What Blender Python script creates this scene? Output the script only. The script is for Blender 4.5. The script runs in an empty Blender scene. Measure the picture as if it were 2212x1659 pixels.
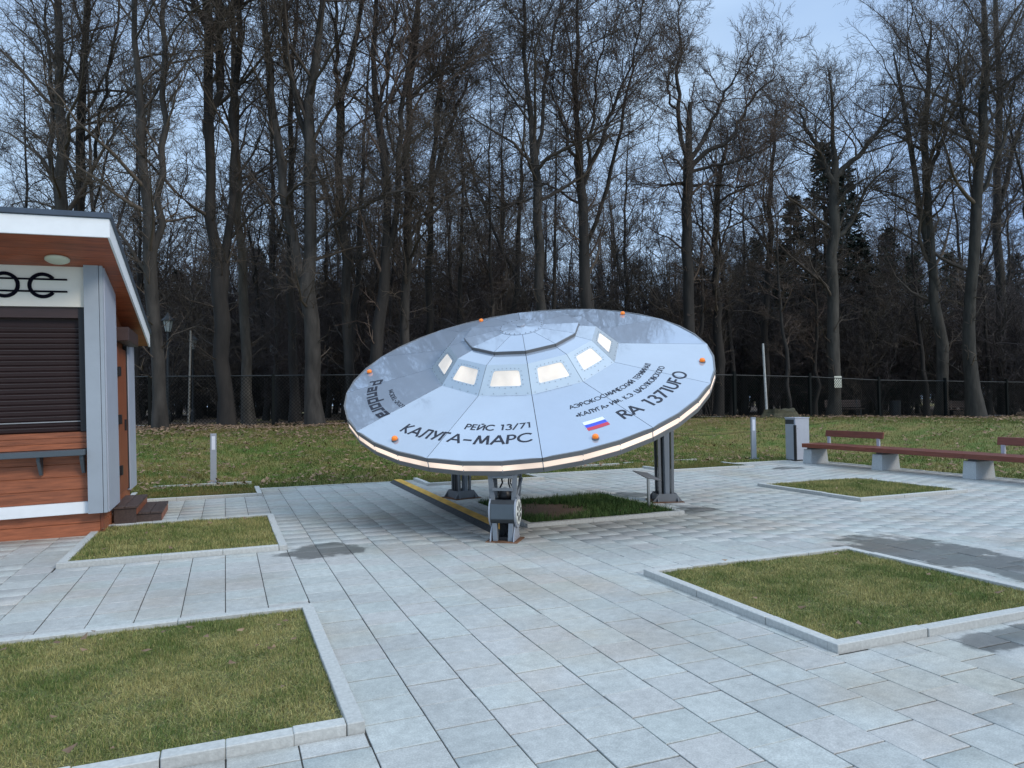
import bpy, bmesh, math, random
import numpy as np
from mathutils import Matrix, Vector
PI = math.pi
rng = np.random.default_rng(7)
random.seed(7)

# ------------------------------------------------------------------ camera, sky, sun, exposure
F, CX, CY, EYE = 1540.0, 1106.0, 829.5, 1.6
def _ray(x, y): return np.array([(x-CX)/F, -(y-CY)/F, -1.0])
_Y = _ray(486, 878); _Y /= np.linalg.norm(_Y)
_X = _ray(5000, 820); _X -= _X.dot(_Y)*_Y; _X /= np.linalg.norm(_X)
MC = np.stack([_X, _Y, np.cross(_X, _Y)])          # camera axes -> world axes
CAMPOS = np.array([0, 0, EYE])
cd = bpy.data.cameras.new('camera'); cam = bpy.data.objects.new('camera', cd)
bpy.context.scene.collection.objects.link(cam)
cd.sensor_width = 36; cd.lens = 36*F/2212; cd.clip_start = 0.1; cd.clip_end = 2000
cam.matrix_world = Matrix.Translation(CAMPOS) @ Matrix(MC.tolist()).to_4x4()
S = bpy.context.scene; S.camera = cam

SUN_EL, SUN_AZ = math.radians(32), math.radians(148)   # soft veiled evening sun from the right
w = bpy.data.worlds.new('World'); S.world = w; w.use_nodes = True
nt = w.node_tree; nt.nodes.clear()
def N(nt, t, **k):
    n = nt.nodes.new(t)
    for a, b in k.items(): setattr(n, a, b)
    return n
L = nt.links.new
out = N(nt, 'ShaderNodeOutputWorld'); bg = N(nt, 'ShaderNodeBackground'); L(bg.outputs[0], out.inputs[0])
sky = N(nt, 'ShaderNodeTexSky', sky_type='NISHITA', sun_disc=False, sun_elevation=SUN_EL, sun_rotation=SUN_AZ)
tc = N(nt, 'ShaderNodeTexCoord'); mp = N(nt, 'ShaderNodeMapping'); mp.inputs['Scale'].default_value = (1, 1, 2.6)
L(tc.outputs['Generated'], mp.inputs[0])
no = N(nt, 'ShaderNodeTexNoise'); no.inputs['Scale'].default_value = 1.7; no.inputs['Detail'].default_value = 5; no.inputs['Roughness'].default_value = .5
L(mp.outputs[0], no.inputs[0])
cr = N(nt, 'ShaderNodeValToRGB'); L(no.outputs[0], cr.inputs[0])
cr.color_ramp.elements[0].position = .32; cr.color_ramp.elements[0].color = (4.2, 6.4, 10.4, 1)
cr.color_ramp.elements[1].position = .68; cr.color_ramp.elements[1].color = (6.2, 8.5, 11.6, 1)
# an overcast sky brightens smoothly towards the zenith
sp = N(nt, 'ShaderNodeSeparateXYZ'); L(tc.outputs['Generated'], sp.inputs[0])
zr = N(nt, 'ShaderNodeMapRange'); L(sp.outputs['Z'], zr.inputs[0])
zr.inputs['From Min'].default_value = 0.46; zr.inputs['From Max'].default_value = 1; zr.inputs['To Min'].default_value = 1.0; zr.inputs['To Max'].default_value = 2.7
vm = N(nt, 'ShaderNodeVectorMath', operation='SCALE'); L(cr.outputs[0], vm.inputs[0]); L(zr.outputs[0], vm.inputs['Scale'])
# the cloud deck overhead is greyer and less blue than the sky low over the wood
zf = N(nt, 'ShaderNodeMapRange'); L(sp.outputs['Z'], zf.inputs[0]); zf.inputs['From Min'].default_value = .35; zf.inputs['From Max'].default_value = .95
zm = N(nt, 'ShaderNodeMix', data_type='RGBA', blend_type='MULTIPLY'); L(zf.outputs[0], zm.inputs[0]); L(vm.outputs[0], zm.inputs[6]); zm.inputs[7].default_value = (1.12, 1.0, .86, 1)
vm = zm; vmo = zm.outputs[2]
mx = N(nt, 'ShaderNodeMix', data_type='RGBA'); mx.inputs[0].default_value = .88
L(sky.outputs[0], mx.inputs[6]); L(vmo, mx.inputs[7]); L(mx.outputs[2], bg.inputs[0])
bg.inputs[1].default_value = .088
sd = bpy.data.lights.new('sun', 'SUN'); sd.energy = 1.5; sd.angle = math.radians(16); sd.color = (1, .90, .78)
so = bpy.data.objects.new('sun', sd); S.collection.objects.link(so)
so.rotation_euler = (PI/2-SUN_EL, 0, PI-SUN_AZ)
S.view_settings.view_transform = 'Standard'; S.view_settings.look = 'None'; S.view_settings.gamma = 1
S.view_settings.use_curve_mapping = False; S.view_settings.exposure = .10
S.cycles.max_bounces = 6; S.cycles.diffuse_bounces = 3; S.cycles.glossy_bounces = 3
S.cycles.sample_clamp_indirect = 6

# ------------------------------------------------------------------ helpers
COL = S.collection
def tag(o, label=None, cat=None, group=None, kind=None):
    if label: o['label'] = label
    if cat: o['category'] = cat
    if group: o['group'] = group
    if kind: o['kind'] = kind
    return o
def link(name, me, mat=None, parent=None, loc=(0, 0, 0)):
    o = bpy.data.objects.new(name, me); COL.objects.link(o); o.location = loc
    if mat is not None and me is not None and len(me.materials) == 0: me.materials.append(mat)
    if parent is not None: o.parent = parent
    return o
def empty(name, loc=(0, 0, 0), rot=(0, 0, 0)):
    o = bpy.data.objects.new(name, None); COL.objects.link(o); o.location = loc; o.rotation_euler = rot
    o.empty_display_size = .2
    return o
def npmesh(name, V, faces_idx, counts, tone=None, smooth=False, at='tone'):
    """V (n,3); faces_idx flat loop indices; counts per face"""
    me = bpy.data.meshes.new(name)
    V = np.asarray(V, np.float32); faces_idx = np.asarray(faces_idx, np.int32); counts = np.asarray(counts, np.int32)
    me.vertices.add(len(V)); me.vertices.foreach_set('co', V.ravel())
    me.loops.add(len(faces_idx)); me.loops.foreach_set('vertex_index', faces_idx)
    me.polygons.add(len(counts))
    st = np.zeros(len(counts), np.int32); st[1:] = np.cumsum(counts)[:-1]
    me.polygons.foreach_set('loop_start', st)
    if smooth: me.polygons.foreach_set('use_smooth', np.ones(len(counts), bool))
    me.update(calc_edges=True)
    if tone is not None:
        a = me.attributes.new(at, 'FLOAT', 'POINT'); a.data.foreach_set('value', np.asarray(tone, np.float32))
    me.validate()
    return me
class MB:
    """collects boxes, prisms, tubes ... then becomes one mesh"""
    def __init__(s): s.v = []; s.f = []
    def add(s, vs, fs):
        o = len(s.v); s.v += [tuple(map(float, v)) for v in vs]; s.f += [[i+o for i in f] for f in fs]; return s
    def box(s, x0, x1, y0, y1, z0, z1):
        return s.add([(x0,y0,z0),(x1,y0,z0),(x1,y1,z0),(x0,y1,z0),(x0,y0,z1),(x1,y0,z1),(x1,y1,z1),(x0,y1,z1)],
                     [(0,3,2,1),(4,5,6,7),(0,1,5,4),(1,2,6,5),(2,3,7,6),(3,0,4,7)])
    def hexa(s, p):   # eight corners, bottom four then top four
        return s.add(p, [(0,3,2,1),(4,5,6,7),(0,1,5,4),(1,2,6,5),(2,3,7,6),(3,0,4,7)])
    def prism(s, poly, n, t):      # polygon (3D points) thickened by t against n
        n = np.array(n, float); m = len(poly); P = [np.array(p, float) for p in poly]
        return s.add(P+[p-n*t for p in P], [list(range(m)), list(range(2*m-1, m-1, -1))]+[(i, m+i, m+(i+1) % m, (i+1) % m) for i in range(m)])
    def tube(s, pts, rad, n=8, cap=True):
        P = [np.array(p, float) for p in pts]; R = rad if hasattr(rad, '__len__') else [rad]*len(P)
        vs = []
        for i, p in enumerate(P):
            t = P[min(i+1, len(P)-1)]-P[max(i-1, 0)]; t /= np.linalg.norm(t)
            ref = np.array([0, 0, 1.]) if abs(t[2]) < .9 else np.array([1., 0, 0])
            u = np.cross(t, ref); u /= np.linalg.norm(u); v = np.cross(t, u)
            vs += [p+R[i]*(math.cos(2*PI*k/n)*u+math.sin(2*PI*k/n)*v) for k in range(n)]
        fs = [(i*n+k, i*n+(k+1) % n, (i+1)*n+(k+1) % n, (i+1)*n+k) for i in range(len(P)-1) for k in range(n)]
        if cap: fs += [list(range(n))[::-1], list(range((len(P)-1)*n, len(P)*n))]
        return s.add(vs, fs)
    def lathe(s, prof, n=16, c=(0, 0, 0), axes=None):   # prof: (r, h)
        c = np.array(c, float)
        X, Y, Z = axes if axes is not None else (np.array([1., 0, 0]), np.array([0, 1., 0]), np.array([0, 0, 1.]))
        vs = [c+r*math.cos(2*PI*k/n)*X+r*math.sin(2*PI*k/n)*Y+h*Z for r, h in prof for k in range(n)]
        fs = [(i*n+k, i*n+(k+1) % n, (i+1)*n+(k+1) % n, (i+1)*n+k) for i in range(len(prof)-1) for k in range(n)]
        fs += [list(range(n))[::-1], list(range((len(prof)-1)*n, len(prof)*n))]
        return s.add(vs, fs)
    def mesh(s, name='m', bevel=0, smooth=False):
        me = bpy.data.meshes.new(name); me.from_pydata(s.v, [], s.f)
        bm = bmesh.new(); bm.from_mesh(me)
        bmesh.ops.recalc_face_normals(bm, faces=bm.faces)
        if bevel: bmesh.ops.bevel(bm, geom=bm.edges[:], offset=bevel, segments=1, affect='EDGES', profile=.5)
        bm.to_mesh(me); bm.free()
        if smooth:
            for p in me.polygons: p.use_smooth = True
        return me
    def build(s, name, mat, parent=None, bevel=0, smooth=False, loc=(0, 0, 0)):
        return link(name, s.mesh(name, bevel, smooth), mat, parent, loc)
def at(xd, dep):               # a spot on the ground as seen in direction xd (2212-px frame) at a depth
    p = MC @ (np.array([(xd-CX)/F, 0, -1.])*dep); return p[0], p[1]
def img(xd, yd, dep):          # point in space
    return CAMPOS + MC @ (np.array([(xd-CX)/F, -(yd-CY)/F, -1.])*dep)
def proj(P):
    c = (np.asarray(P)-CAMPOS) @ MC
    return CX+F*c[..., 0]/-c[..., 2], CY-F*c[..., 1]/-c[..., 2], -c[..., 2]
def sstep(t): t = np.clip(t, 0, 1); return t*t*(3-2*t)

# ------------------------------------------------------------------ materials
def mat(name, col=(.5, .5, .5), rough=.7, metal=0, var=.12, scale=6, bump=0, bscale=60, spec=.5, emis=None, estr=0, coat=0, obj_rand=0, tone=None, coords='Object', col2=None, stretch=(1, 1, 1), translucent=0):
    m = bpy.data.materials.new(name); m.use_nodes = True; nt = m.node_tree; L = nt.links.new
    b = nt.nodes['Principled BSDF']
    b.inputs['Roughness'].default_value = rough; b.inputs['Metallic'].default_value = metal
    b.inputs['Specular IOR Level'].default_value = spec; b.inputs['Coat Weight'].default_value = coat
    b.inputs['Coat Roughness'].default_value = .06
    tcn = N(nt, 'ShaderNodeTexCoord'); mpn = N(nt, 'ShaderNodeMapping'); mpn.inputs['Scale'].default_value = stretch
    if coords == 'World':
        g = N(nt, 'ShaderNodeNewGeometry'); L(g.outputs['Position'], mpn.inputs[0])
    else: L(tcn.outputs[coords], mpn.inputs[0])
    n1 = N(nt, 'ShaderNodeTexNoise'); n1.inputs['Scale'].default_value = scale; n1.inputs['Detail'].default_value = 6; n1.inputs['Roughness'].default_value = .6
    L(mpn.outputs[0], n1.inputs[0])
    rp = N(nt, 'ShaderNodeValToRGB'); rp.color_ramp.elements[0].position = .3; rp.color_ramp.elements[1].position = .7
    c = np.array(col); d = np.array(col2) if col2 is not None else None
    a0 = c*(1-var) if d is None else c; a1 = c*(1+var) if d is None else d
    rp.color_ramp.elements[0].color = (*a0, 1); rp.color_ramp.elements[1].color = (*a1, 1)
    L(n1.outputs[0], rp.inputs[0]); last = rp.outputs[0]
    if tone or obj_rand:
        mr = N(nt, 'ShaderNodeMath', operation='ADD')
        if tone: ta = N(nt, 'ShaderNodeAttribute', attribute_name='tone'); L(ta.outputs['Fac'], mr.inputs[0])
        else: mr.inputs[0].default_value = 0
        if obj_rand: oi = N(nt, 'ShaderNodeObjectInfo'); L(oi.outputs['Random'], mr.inputs[1])
        else: mr.inputs[1].default_value = 0
        fr = N(nt, 'ShaderNodeMath', operation='FRACT'); L(mr.outputs[0], fr.inputs[0])
        k = tone or obj_rand
        rr = N(nt, 'ShaderNodeMapRange'); rr.inputs['To Min'].default_value = 1-k; rr.inputs['To Max'].default_value = 1+k
        L(fr.outputs[0], rr.inputs[0])
        v = N(nt, 'ShaderNodeVectorMath', operation='SCALE'); L(last, v.inputs[0]); L(rr.outputs[0], v.inputs['Scale']); last = v.outputs[0]
    L(last, b.inputs['Base Color'])
    if bump:
        n2 = N(nt, 'ShaderNodeTexNoise'); n2.inputs['Scale'].default_value = bscale; n2.inputs['Detail'].default_value = 4; L(mpn.outputs[0], n2.inputs[0])
        bp = N(nt, 'ShaderNodeBump'); bp.inputs['Strength'].default_value = bump; bp.inputs['Distance'].default_value = .02
        L(n2.outputs[0], bp.inputs['Height']); L(bp.outputs[0], b.inputs['Normal'])
    if emis is not None:
        b.inputs['Emission Color'].default_value = (*emis, 1); b.inputs['Emission Strength'].default_value = estr
    m['_'] = 1
    return m
M = {}
M['wood'] = mat('orange_brown_stained_wood', (.33, .105, .045), .5, var=.35, scale=3, stretch=(1.2, 8, 14), obj_rand=.16, bump=.15, bscale=14)
M['soffit'] = mat('soffit_wood', (.30, .075, .028), .45, var=.4, scale=3, stretch=(1, 9, 9), obj_rand=.12)
M['doorwood'] = mat('door_wood', (.24, .07, .03), .5, var=.35, scale=3, stretch=(12, 12, 1))
M['whitepaint'] = mat('white_painted_board', (.82, .84, .85), .45, var=.04, scale=4)
M['signwhite'] = mat('sign_board_white', (.80, .77, .68), .5, var=.03, scale=3)
M['greycol'] = mat('pale_grey_cladding', (.33, .37, .41), .4, var=.05, scale=3)
M['greycol_lit'] = mat('lit_side_grey_cladding', (.42, .45, .52), .4, var=.04, scale=3)  # paler bluer copy for right-facing cladding; the side light is in its colour
M['slate'] = mat('slate_grey_paint', (.075, .095, .110), .45, var=.08)
M['roofmetal'] = mat('dark_roof_metal', (.07, .09, .12), .4, metal=.3, var=.1)
M['shutter'] = mat('dark_brown_shutter', (.030, .017, .017), .5, var=.1, obj_rand=.08, spec=.25)
M['shutterlip'] = mat('shutter_lip_grey', (.30, .31, .32), .4)
M['darkbrown'] = mat('dark_brown_casing', (.055, .032, .030), .5, var=.15, scale=3, stretch=(1, 8, 8))
M['black'] = mat('black_plastic', (.012, .012, .014), .45)
M['lampglass'] = mat('frosted_lamp_glass', (.62, .64, .50), .35, var=.02)
M['stepwood'] = mat('dark_deck_wood', (.070, .046, .038), .55, var=.35, scale=4, stretch=(9, 1, 9), obj_rand=.25)
M['ink'] = mat('navy_black_lettering', (.006, .008, .020), .6, var=.02)
M['signink'] = mat('black_sign_lettering', (.004, .004, .010), .85, var=.02, spec=.1)
M['hull'] = mat('satin_silver_hull_panel', (.385, .435, .505), .03, metal=.32, var=.05, scale=1.3, bump=.012, bscale=2.5, obj_rand=.02)
M['hullw'] = mat('pale_window_panel', (.54, .60, .64), .12, metal=.32, var=.03, scale=2)
M['seam'] = mat('dark_hull_frame', (.035, .037, .04), .6)
M['trim'] = mat('grey_rim_trim', (.17, .172, .175), .45, metal=.2, var=.08, scale=5)
M['strip'] = mat('warm_light_strip', (.4, .35, .3), .5, emis=(1.0, .80, .66), estr=.88)
M['pane'] = mat('lit_frosted_pane', (.42, .40, .37), .5, emis=(1.0, .89, .76), estr=.64)
def uneven(m, base, lo, hi, sc):     # lamps behind a frosted sheet shine through unevenly
    nt = m.node_tree; b = nt.nodes['Principled BSDF']; n = N(nt, 'ShaderNodeTexNoise'); n.inputs['Scale'].default_value = sc; n.inputs['Detail'].default_value = 1
    g = N(nt, 'ShaderNodeNewGeometry'); nt.links.new(g.outputs['Position'], n.inputs[0])
    r = N(nt, 'ShaderNodeMapRange'); nt.links.new(n.outputs[0], r.inputs[0]); r.inputs['From Min'].default_value = .35; r.inputs['From Max'].default_value = .65
    r.inputs['To Min'].default_value = lo; r.inputs['To Max'].default_value = hi; nt.links.new(r.outputs[0], b.inputs['Emission Strength'])
uneven(M['pane'], None, .42, .66, 3.2); uneven(M['strip'], None, .62, .98, 2.2)
M['amber'] = mat('amber_beacon_lens', (.80, .20, .015), .25, emis=(1.0, .24, .02), estr=.25)
M['bolt'] = mat('dark_bolt', (.12, .12, .13), .5)
M['boltl'] = mat('bright_clip', (.8, .75, .7), .5, emis=(1, .85, .7), estr=.5)
M['flagw'] = mat('flag_white', (.80, .84, .88), .4, var=0)
M['flagb'] = mat('flag_blue', (.03, .07, .62), .4, var=0)
M['flagr'] = mat('flag_red', (.55, .025, .06), .4, var=0)
M['leg'] = mat('blue_grey_leg_paint', (.17, .182, .195), .45, var=.08, scale=4)
M['legl'] = mat('light_grey_leg_paint', (.20, .225, .255), .45, var=.08, scale=4)
M['rust'] = mat('rusty_base_plate', (.14, .065, .03), .8, var=.5, scale=14)
M['emblem'] = mat('white_emblem_wheel', (.66, .66, .60), .5)
M['yellow'] = mat('worn_yellow_strip', (.66, .38, .07), .6, var=.25, scale=10, obj_rand=.08)
M['rubber'] = mat('dark_grey_rubber', (.045, .05, .055), .65, var=.15)
M['steel'] = mat('brushed_steel', (.45, .44, .42), .3, metal=.9)
M['alu'] = mat('grey_aluminium', (.36, .38, .42), .4, metal=.25, var=.05)
M['alul'] = mat('light_aluminium', (.44, .46, .52), .38, metal=.2, var=.05)
M['bolll'] = mat('bollard_diffuser', (.72, .74, .80), .4, var=.02)
M['benchwood'] = mat('red_brown_bench_wood', (.165, .045, .026), .42, var=.25, scale=3, stretch=(8, 1, 8), obj_rand=.15)
M['concrete'] = mat('speckled_grey_concrete', (.42, .44, .44), .85, var=.16, scale=60, bump=.2)
M['kerb'] = mat('grey_granite_kerb', (.46, .46, .43), .75, var=.14, scale=40, obj_rand=.06, bump=.15, bscale=90, tone=None)
M['bed'] = mat('dark_joint_bed', (.045, .040, .034), .95, var=.3, scale=20)
M['fence'] = mat('dark_green_fence_paint', (.008, .010, .010), .8, spec=.1)
M['rail'] = mat('dark_fence_rail', (.022, .026, .028), .5)
M['notice'] = mat('pale_notice_plate', (.65, .66, .55), .5, var=.03)
M['polewhite'] = mat('weathered_white_pole', (.42, .43, .42), .7, var=.3, scale=12)
M['polegrey'] = mat('grey_pole', (.22, .21, .19), .7, var=.2)
M['lantern'] = mat('lantern_glass', (.32, .36, .36), .3)
M['lanterndark'] = mat('black_lantern_metal', (.015, .018, .02), .5)
M['bark'] = mat('grey_brown_bark', (.016, .014, .012), .9, col2=(.064, .057, .050), scale=1.6, stretch=(3, 3, .7), bump=.6, bscale=9, coords='World', obj_rand=.2)
M['barkg'] = mat('greenish_bark', (.020, .019, .016), .9, col2=(.070, .064, .055), scale=1.6, stretch=(3, 3, .7), bump=.6, bscale=9, coords='World', obj_rand=.2)
M['barkd'] = mat('dark_bark', (.014, .0125, .0115), .9, col2=(.038, .033, .029), scale=1.4, stretch=(3, 3, .7), bump=.4, bscale=9, coords='World', obj_rand=.25)
M['twig'] = mat('brown_grey_twigs', (.052, .042, .036), .9, col2=(.108, .084, .062), scale=.5, coords='World', obj_rand=.25)
M['twigr'] = mat('reddish_twigs', (.064, .045, .038), .9, col2=(.112, .080, .060), scale=.5, coords='World', obj_rand=.25)
M['twigd'] = mat('dark_far_twigs', (.040, .033, .034), .9, col2=(.074, .060, .056), scale=.4, coords='World', obj_rand=.25)
M['spruce'] = mat('dark_spruce_needles', (.010, .020, .014), .8, col2=(.022, .036, .024), scale=1.2, coords='World', obj_rand=.25)
M['path'] = mat('pale_park_path', (.24, .22, .21), .9, var=.15, scale=3)
M['leaf'] = mat('fallen_leaf', (.15, .080, .040), .8, col2=(.30, .20, .12), scale=9, coords='World', tone=.35)
M['moss'] = mat('mossy_stump_wood', (.06, .055, .03), .9, var=.4, scale=9)

def grass_mat(name, green, straw, soilmix=0, blade=True):
    m = bpy.data.materials.new(name); m.use_nodes = True; nt = m.node_tree; L = nt.links.new
    b = nt.nodes['Principled BSDF']; b.inputs['Roughness'].default_value = .75; b.inputs['Specular IOR Level'].default_value = .25
    g = N(nt, 'ShaderNodeNewGeometry'); n1 = N(nt, 'ShaderNodeTexNoise'); n1.inputs['Scale'].default_value = 1.5; n1.inputs['Detail'].default_value = 5; n1.inputs['Roughness'].default_value = .65
    L(g.outputs['Position'], n1.inputs[0])
    r = N(nt, 'ShaderNodeMapRange'); r.inputs['From Min'].default_value = .34; r.inputs['From Max'].default_value = .66; L(n1.outputs[0], r.inputs[0])
    ad = N(nt, 'ShaderNodeMath', operation='ADD'); L(r.outputs[0], ad.inputs[0])
    ta = N(nt, 'ShaderNodeAttribute', attribute_name='tone'); tm = N(nt, 'ShaderNodeMath', operation='MULTIPLY_ADD'); L(ta.outputs['Fac'], tm.inputs[0]); tm.inputs[1].default_value = 1.2; tm.inputs[2].default_value = -.6
    L(tm.outputs[0], ad.inputs[1]); ad.use_clamp = True
    mx = N(nt, 'ShaderNodeMix', data_type='RGBA'); L(ad.outputs[0], mx.inputs[0]); mx.inputs[6].default_value = (*green, 1); mx.inputs[7].default_value = (*straw, 1)
    m7 = N(nt, 'ShaderNodeMath', operation='MULTIPLY'); L(ta.outputs['Fac'], m7.inputs[0]); m7.inputs[1].default_value = 37.3
    f7 = N(nt, 'ShaderNodeMath', operation='FRACT'); L(m7.outputs[0], f7.inputs[0])
    r7 = N(nt, 'ShaderNodeMapRange'); L(f7.outputs[0], r7.inputs[0]); r7.inputs['To Min'].default_value = .62; r7.inputs['To Max'].default_value = 1.42
    v7 = N(nt, 'ShaderNodeVectorMath', operation='SCALE'); L(mx.outputs[2], v7.inputs[0]); L(r7.outputs[0], v7.inputs['Scale'])
    L(v7.outputs[0], b.inputs['Base Color'])
    return m
M['grass'] = grass_mat('short_lawn_grass', (.092, .142, .031), (.38, .33, .13))
M['grassfar'] = grass_mat('rough_lawn_grass', (.076, .122, .021), (.21, .16, .058))
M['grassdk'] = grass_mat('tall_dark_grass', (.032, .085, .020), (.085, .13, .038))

def paving_mat():
    m = bpy.data.materials.new('pale_granite_paving'); m.use_nodes = True; nt = m.node_tree; L = nt.links.new
    b = nt.nodes['Principled BSDF']; b.inputs['Specular IOR Level'].default_value = .6
    g = N(nt, 'ShaderNodeNewGeometry')
    oi = N(nt, 'ShaderNodeObjectInfo'); ta = N(nt, 'ShaderNodeAttribute', attribute_name='tone')
    a = N(nt, 'ShaderNodeMath', operation='ADD'); L(oi.outputs['Random'], a.inputs[0]); L(ta.outputs['Fac'], a.inputs[1])
    fr = N(nt, 'ShaderNodeMath', operation='FRACT'); L(a.outputs[0], fr.inputs[0])
    base = N(nt, 'ShaderNodeValToRGB'); el = base.color_ramp.elements
    el[0].position = 0; el[0].color = (.400, .412, .388, 1); el[1].position = 1; el[1].color = (.470, .482, .450, 1)
    e = el.new(.35); e.color = (.452, .440, .412, 1); e = el.new(.7); e.color = (.420, .442, .412, 1)
    L(fr.outputs[0], base.inputs[0])
    def noise(sc, det=4, rough=.6, st=None):
        n = N(nt, 'ShaderNodeTexNoise'); n.inputs['Scale'].default_value = sc; n.inputs['Detail'].default_value = det; n.inputs['Roughness'].default_value = rough
        if st:
            mp = N(nt, 'ShaderNodeMapping'); mp.inputs['Scale'].default_value = st; L(g.outputs['Position'], mp.inputs[0]); L(mp.outputs[0], n.inputs[0])
        else: L(g.outputs['Position'], n.inputs[0])
        return n.outputs[0]
    def rng_(o, a0, a1, b0, b1):
        r = N(nt, 'ShaderNodeMapRange'); L(o, r.inputs[0])
        for i, v in zip(('From Min', 'From Max', 'To Min', 'To Max'), (a0, a1, b0, b1)): r.inputs[i].default_value = v
        return r.outputs[0]
    def mul(*o):
        cur = o[0]
        for q in o[1:]:
            mm = N(nt, 'ShaderNodeMath', operation='MULTIPLY'); L(cur, mm.inputs[0]); L(q, mm.inputs[1]); cur = mm.outputs[0]
        return cur
    speck = rng_(noise(120, 2), .32, .68, .84, 1.16); blot = rng_(noise(14, 6, .75), .3, .7, .80, 1.17)
    wide = rng_(noise(.8, 5, .6), .3, .7, .86, 1.10)
    f = mul(speck, blot, wide)
    # damp patches and drying puddles: (x, y, rx, ry, edge strength)
    pud = [(1.02, 8.12, .50, .40), (6.42, 10.62, .42, .34), (6.35, 8.75, .36, .28), (12.15, 13.05, .42, .30),
           (6.75, 5.35, .62, .95), (6.9, 4.1, .55, 1.3), (4.85, 3.2, .48, .18)]
    sep = N(nt, 'ShaderNodeSeparateXYZ'); L(g.outputs['Position'], sep.inputs[0])
    en = noise(3.2, 5, .65); wet = None
    for (px, py, rx, ry) in pud:
        def dd(ch, c, r):
            s1 = N(nt, 'ShaderNodeMath', operation='SUBTRACT'); L(sep.outputs[ch], s1.inputs[0]); s1.inputs[1].default_value = c
            s2 = N(nt, 'ShaderNodeMath', operation='DIVIDE'); L(s1.outputs[0], s2.inputs[0]); s2.inputs[1].default_value = r
            s3 = N(nt, 'ShaderNodeMath', operation='POWER'); 
            s4 = N(nt, 'ShaderNodeMath', operation='ABSOLUTE'); L(s2.outputs[0], s4.inputs[0]); L(s4.outputs[0], s3.inputs[0]); s3.inputs[1].default_value = 2
            return s3.outputs[0]
        ad = N(nt, 'ShaderNodeMath', operation='ADD'); L(dd('X', px, rx), ad.inputs[0]); L(dd('Y', py, ry), ad.inputs[1])
        ad2 = N(nt, 'ShaderNodeMath', operation='MULTIPLY_ADD'); L(en, ad2.inputs[0]); ad2.inputs[1].default_value = 3.4; L(ad.outputs[0], ad2.inputs[2])
        w_ = rng_(ad2.outputs[0], 2.80, 2.45, 0, 1)
        if wet is None: wet = w_
        else:
            mm = N(nt, 'ShaderNodeMath', operation='MAXIMUM'); L(wet, mm.inputs[0]); L(w_, mm.inputs[1]); wet = mm.outputs[0]
    f = mul(f, rng_(wet, 0, 1, 1, .40))
    # footprint-sized smudges
    f = mul(f, rng_(noise(5.5, 3, .5, (1, 1.8, 1)), .70, .75, 1, .78))
    # brownish soil tint near the saucer and by the kerbs
    v = N(nt, 'ShaderNodeVectorMath', operation='SCALE'); L(base.outputs[0], v.inputs[0]); L(f, v.inputs['Scale'])
    br = N(nt, 'ShaderNodeMix', data_type='RGBA', blend_type='MULTIPLY'); L(rng_(noise(.55, 4, .6), .48, .66, 0, .8), br.inputs[0]); L(v.outputs[0], br.inputs[6]); br.inputs[7].default_value = (.90, .80, .70, 1)
    L(br.outputs[2], b.inputs['Base Color'])
    L(rng_(wet, 0, 1, .50, .36), b.inputs['Roughness'])
    bp = N(nt, 'ShaderNodeBump'); bp.inputs['Strength'].default_value = .12; bp.inputs['Distance'].default_value = .01
    L(noise(160, 2), bp.inputs['Height']); L(bp.outputs[0], b.inputs['Normal'])
    return m
M['paving'] = paving_mat()
# ------------------------------------------------------------------ ground
PX, PY = 14.15, 14.65                       # edge of the paved square
FENCE = [(-13.0, 30.6), (-2.72, 27.33), (5.48, 24.78), (19.35, 23.72), (27.64, 23.94), (37.95, 24.11), (50, 24.3)]
def T(x, y):
    x = np.asarray(x, float); y = np.asarray(y, float)
    d = np.hypot(np.maximum(0, x-PX), np.maximum(0, y-PY))
    return .86*sstep(d/9.5)*(1-.38*sstep((x-17)/20))
def Tn(x, y):
    x = np.asarray(x, float); y = np.asarray(y, float)
    d = np.hypot(np.maximum(0, x-PX), np.maximum(0, y-PY))
    return T(x, y)+np.minimum(d, 1)*(.025*np.sin(x*1.7+y*.6)+.02*np.sin(y*2.3-x*.9)+.012*np.sin(x*4.1)*np.sin(y*3.7))
def axis(a, b, f, lo, hi):
    s = list(np.arange(a, b, f)); v = b; st = f
    while v < hi: s.append(v); st *= 1.25; v += st
    s.append(hi); v = a; st = f; pre = []
    while v > lo: st *= 1.25; v -= st; pre.append(v)
    return np.array(sorted(set(pre+s)))
gx = axis(-14, 44, .4, -500, 500); gy = axis(-2, 34, .4, -60, 700)
gx = np.sort(np.append(gx, [PX-.01, PX+.04])); gy = np.sort(np.append(gy, [PY-.01, PY+.04]))
GX, GY = np.meshgrid(gx, gy); Z = Tn(GX, GY)
Z = np.where((GX < PX) & (GY < PY), -.09, Z)
nx, ny = len(gx), len(gy); ii = np.arange(nx*ny).reshape(ny, nx)
fi = np.stack([ii[:-1, :-1], ii[:-1, 1:], ii[1:, 1:], ii[1:, :-1]], -1).reshape(-1)
fy = np.interp(GX, [p[0] for p in FENCE], [p[1] for p in FENCE])
tone = .5+.45*sstep((GY-fy+5)/5)
me = npmesh('ground', np.stack([GX, GY, Z], -1).reshape(-1, 3), fi, np.full(len(fi)//4, 4), tone=tone.reshape(-1), smooth=True)
ground = tag(link('ground', me, M['grassfar']), kind='structure')

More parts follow.
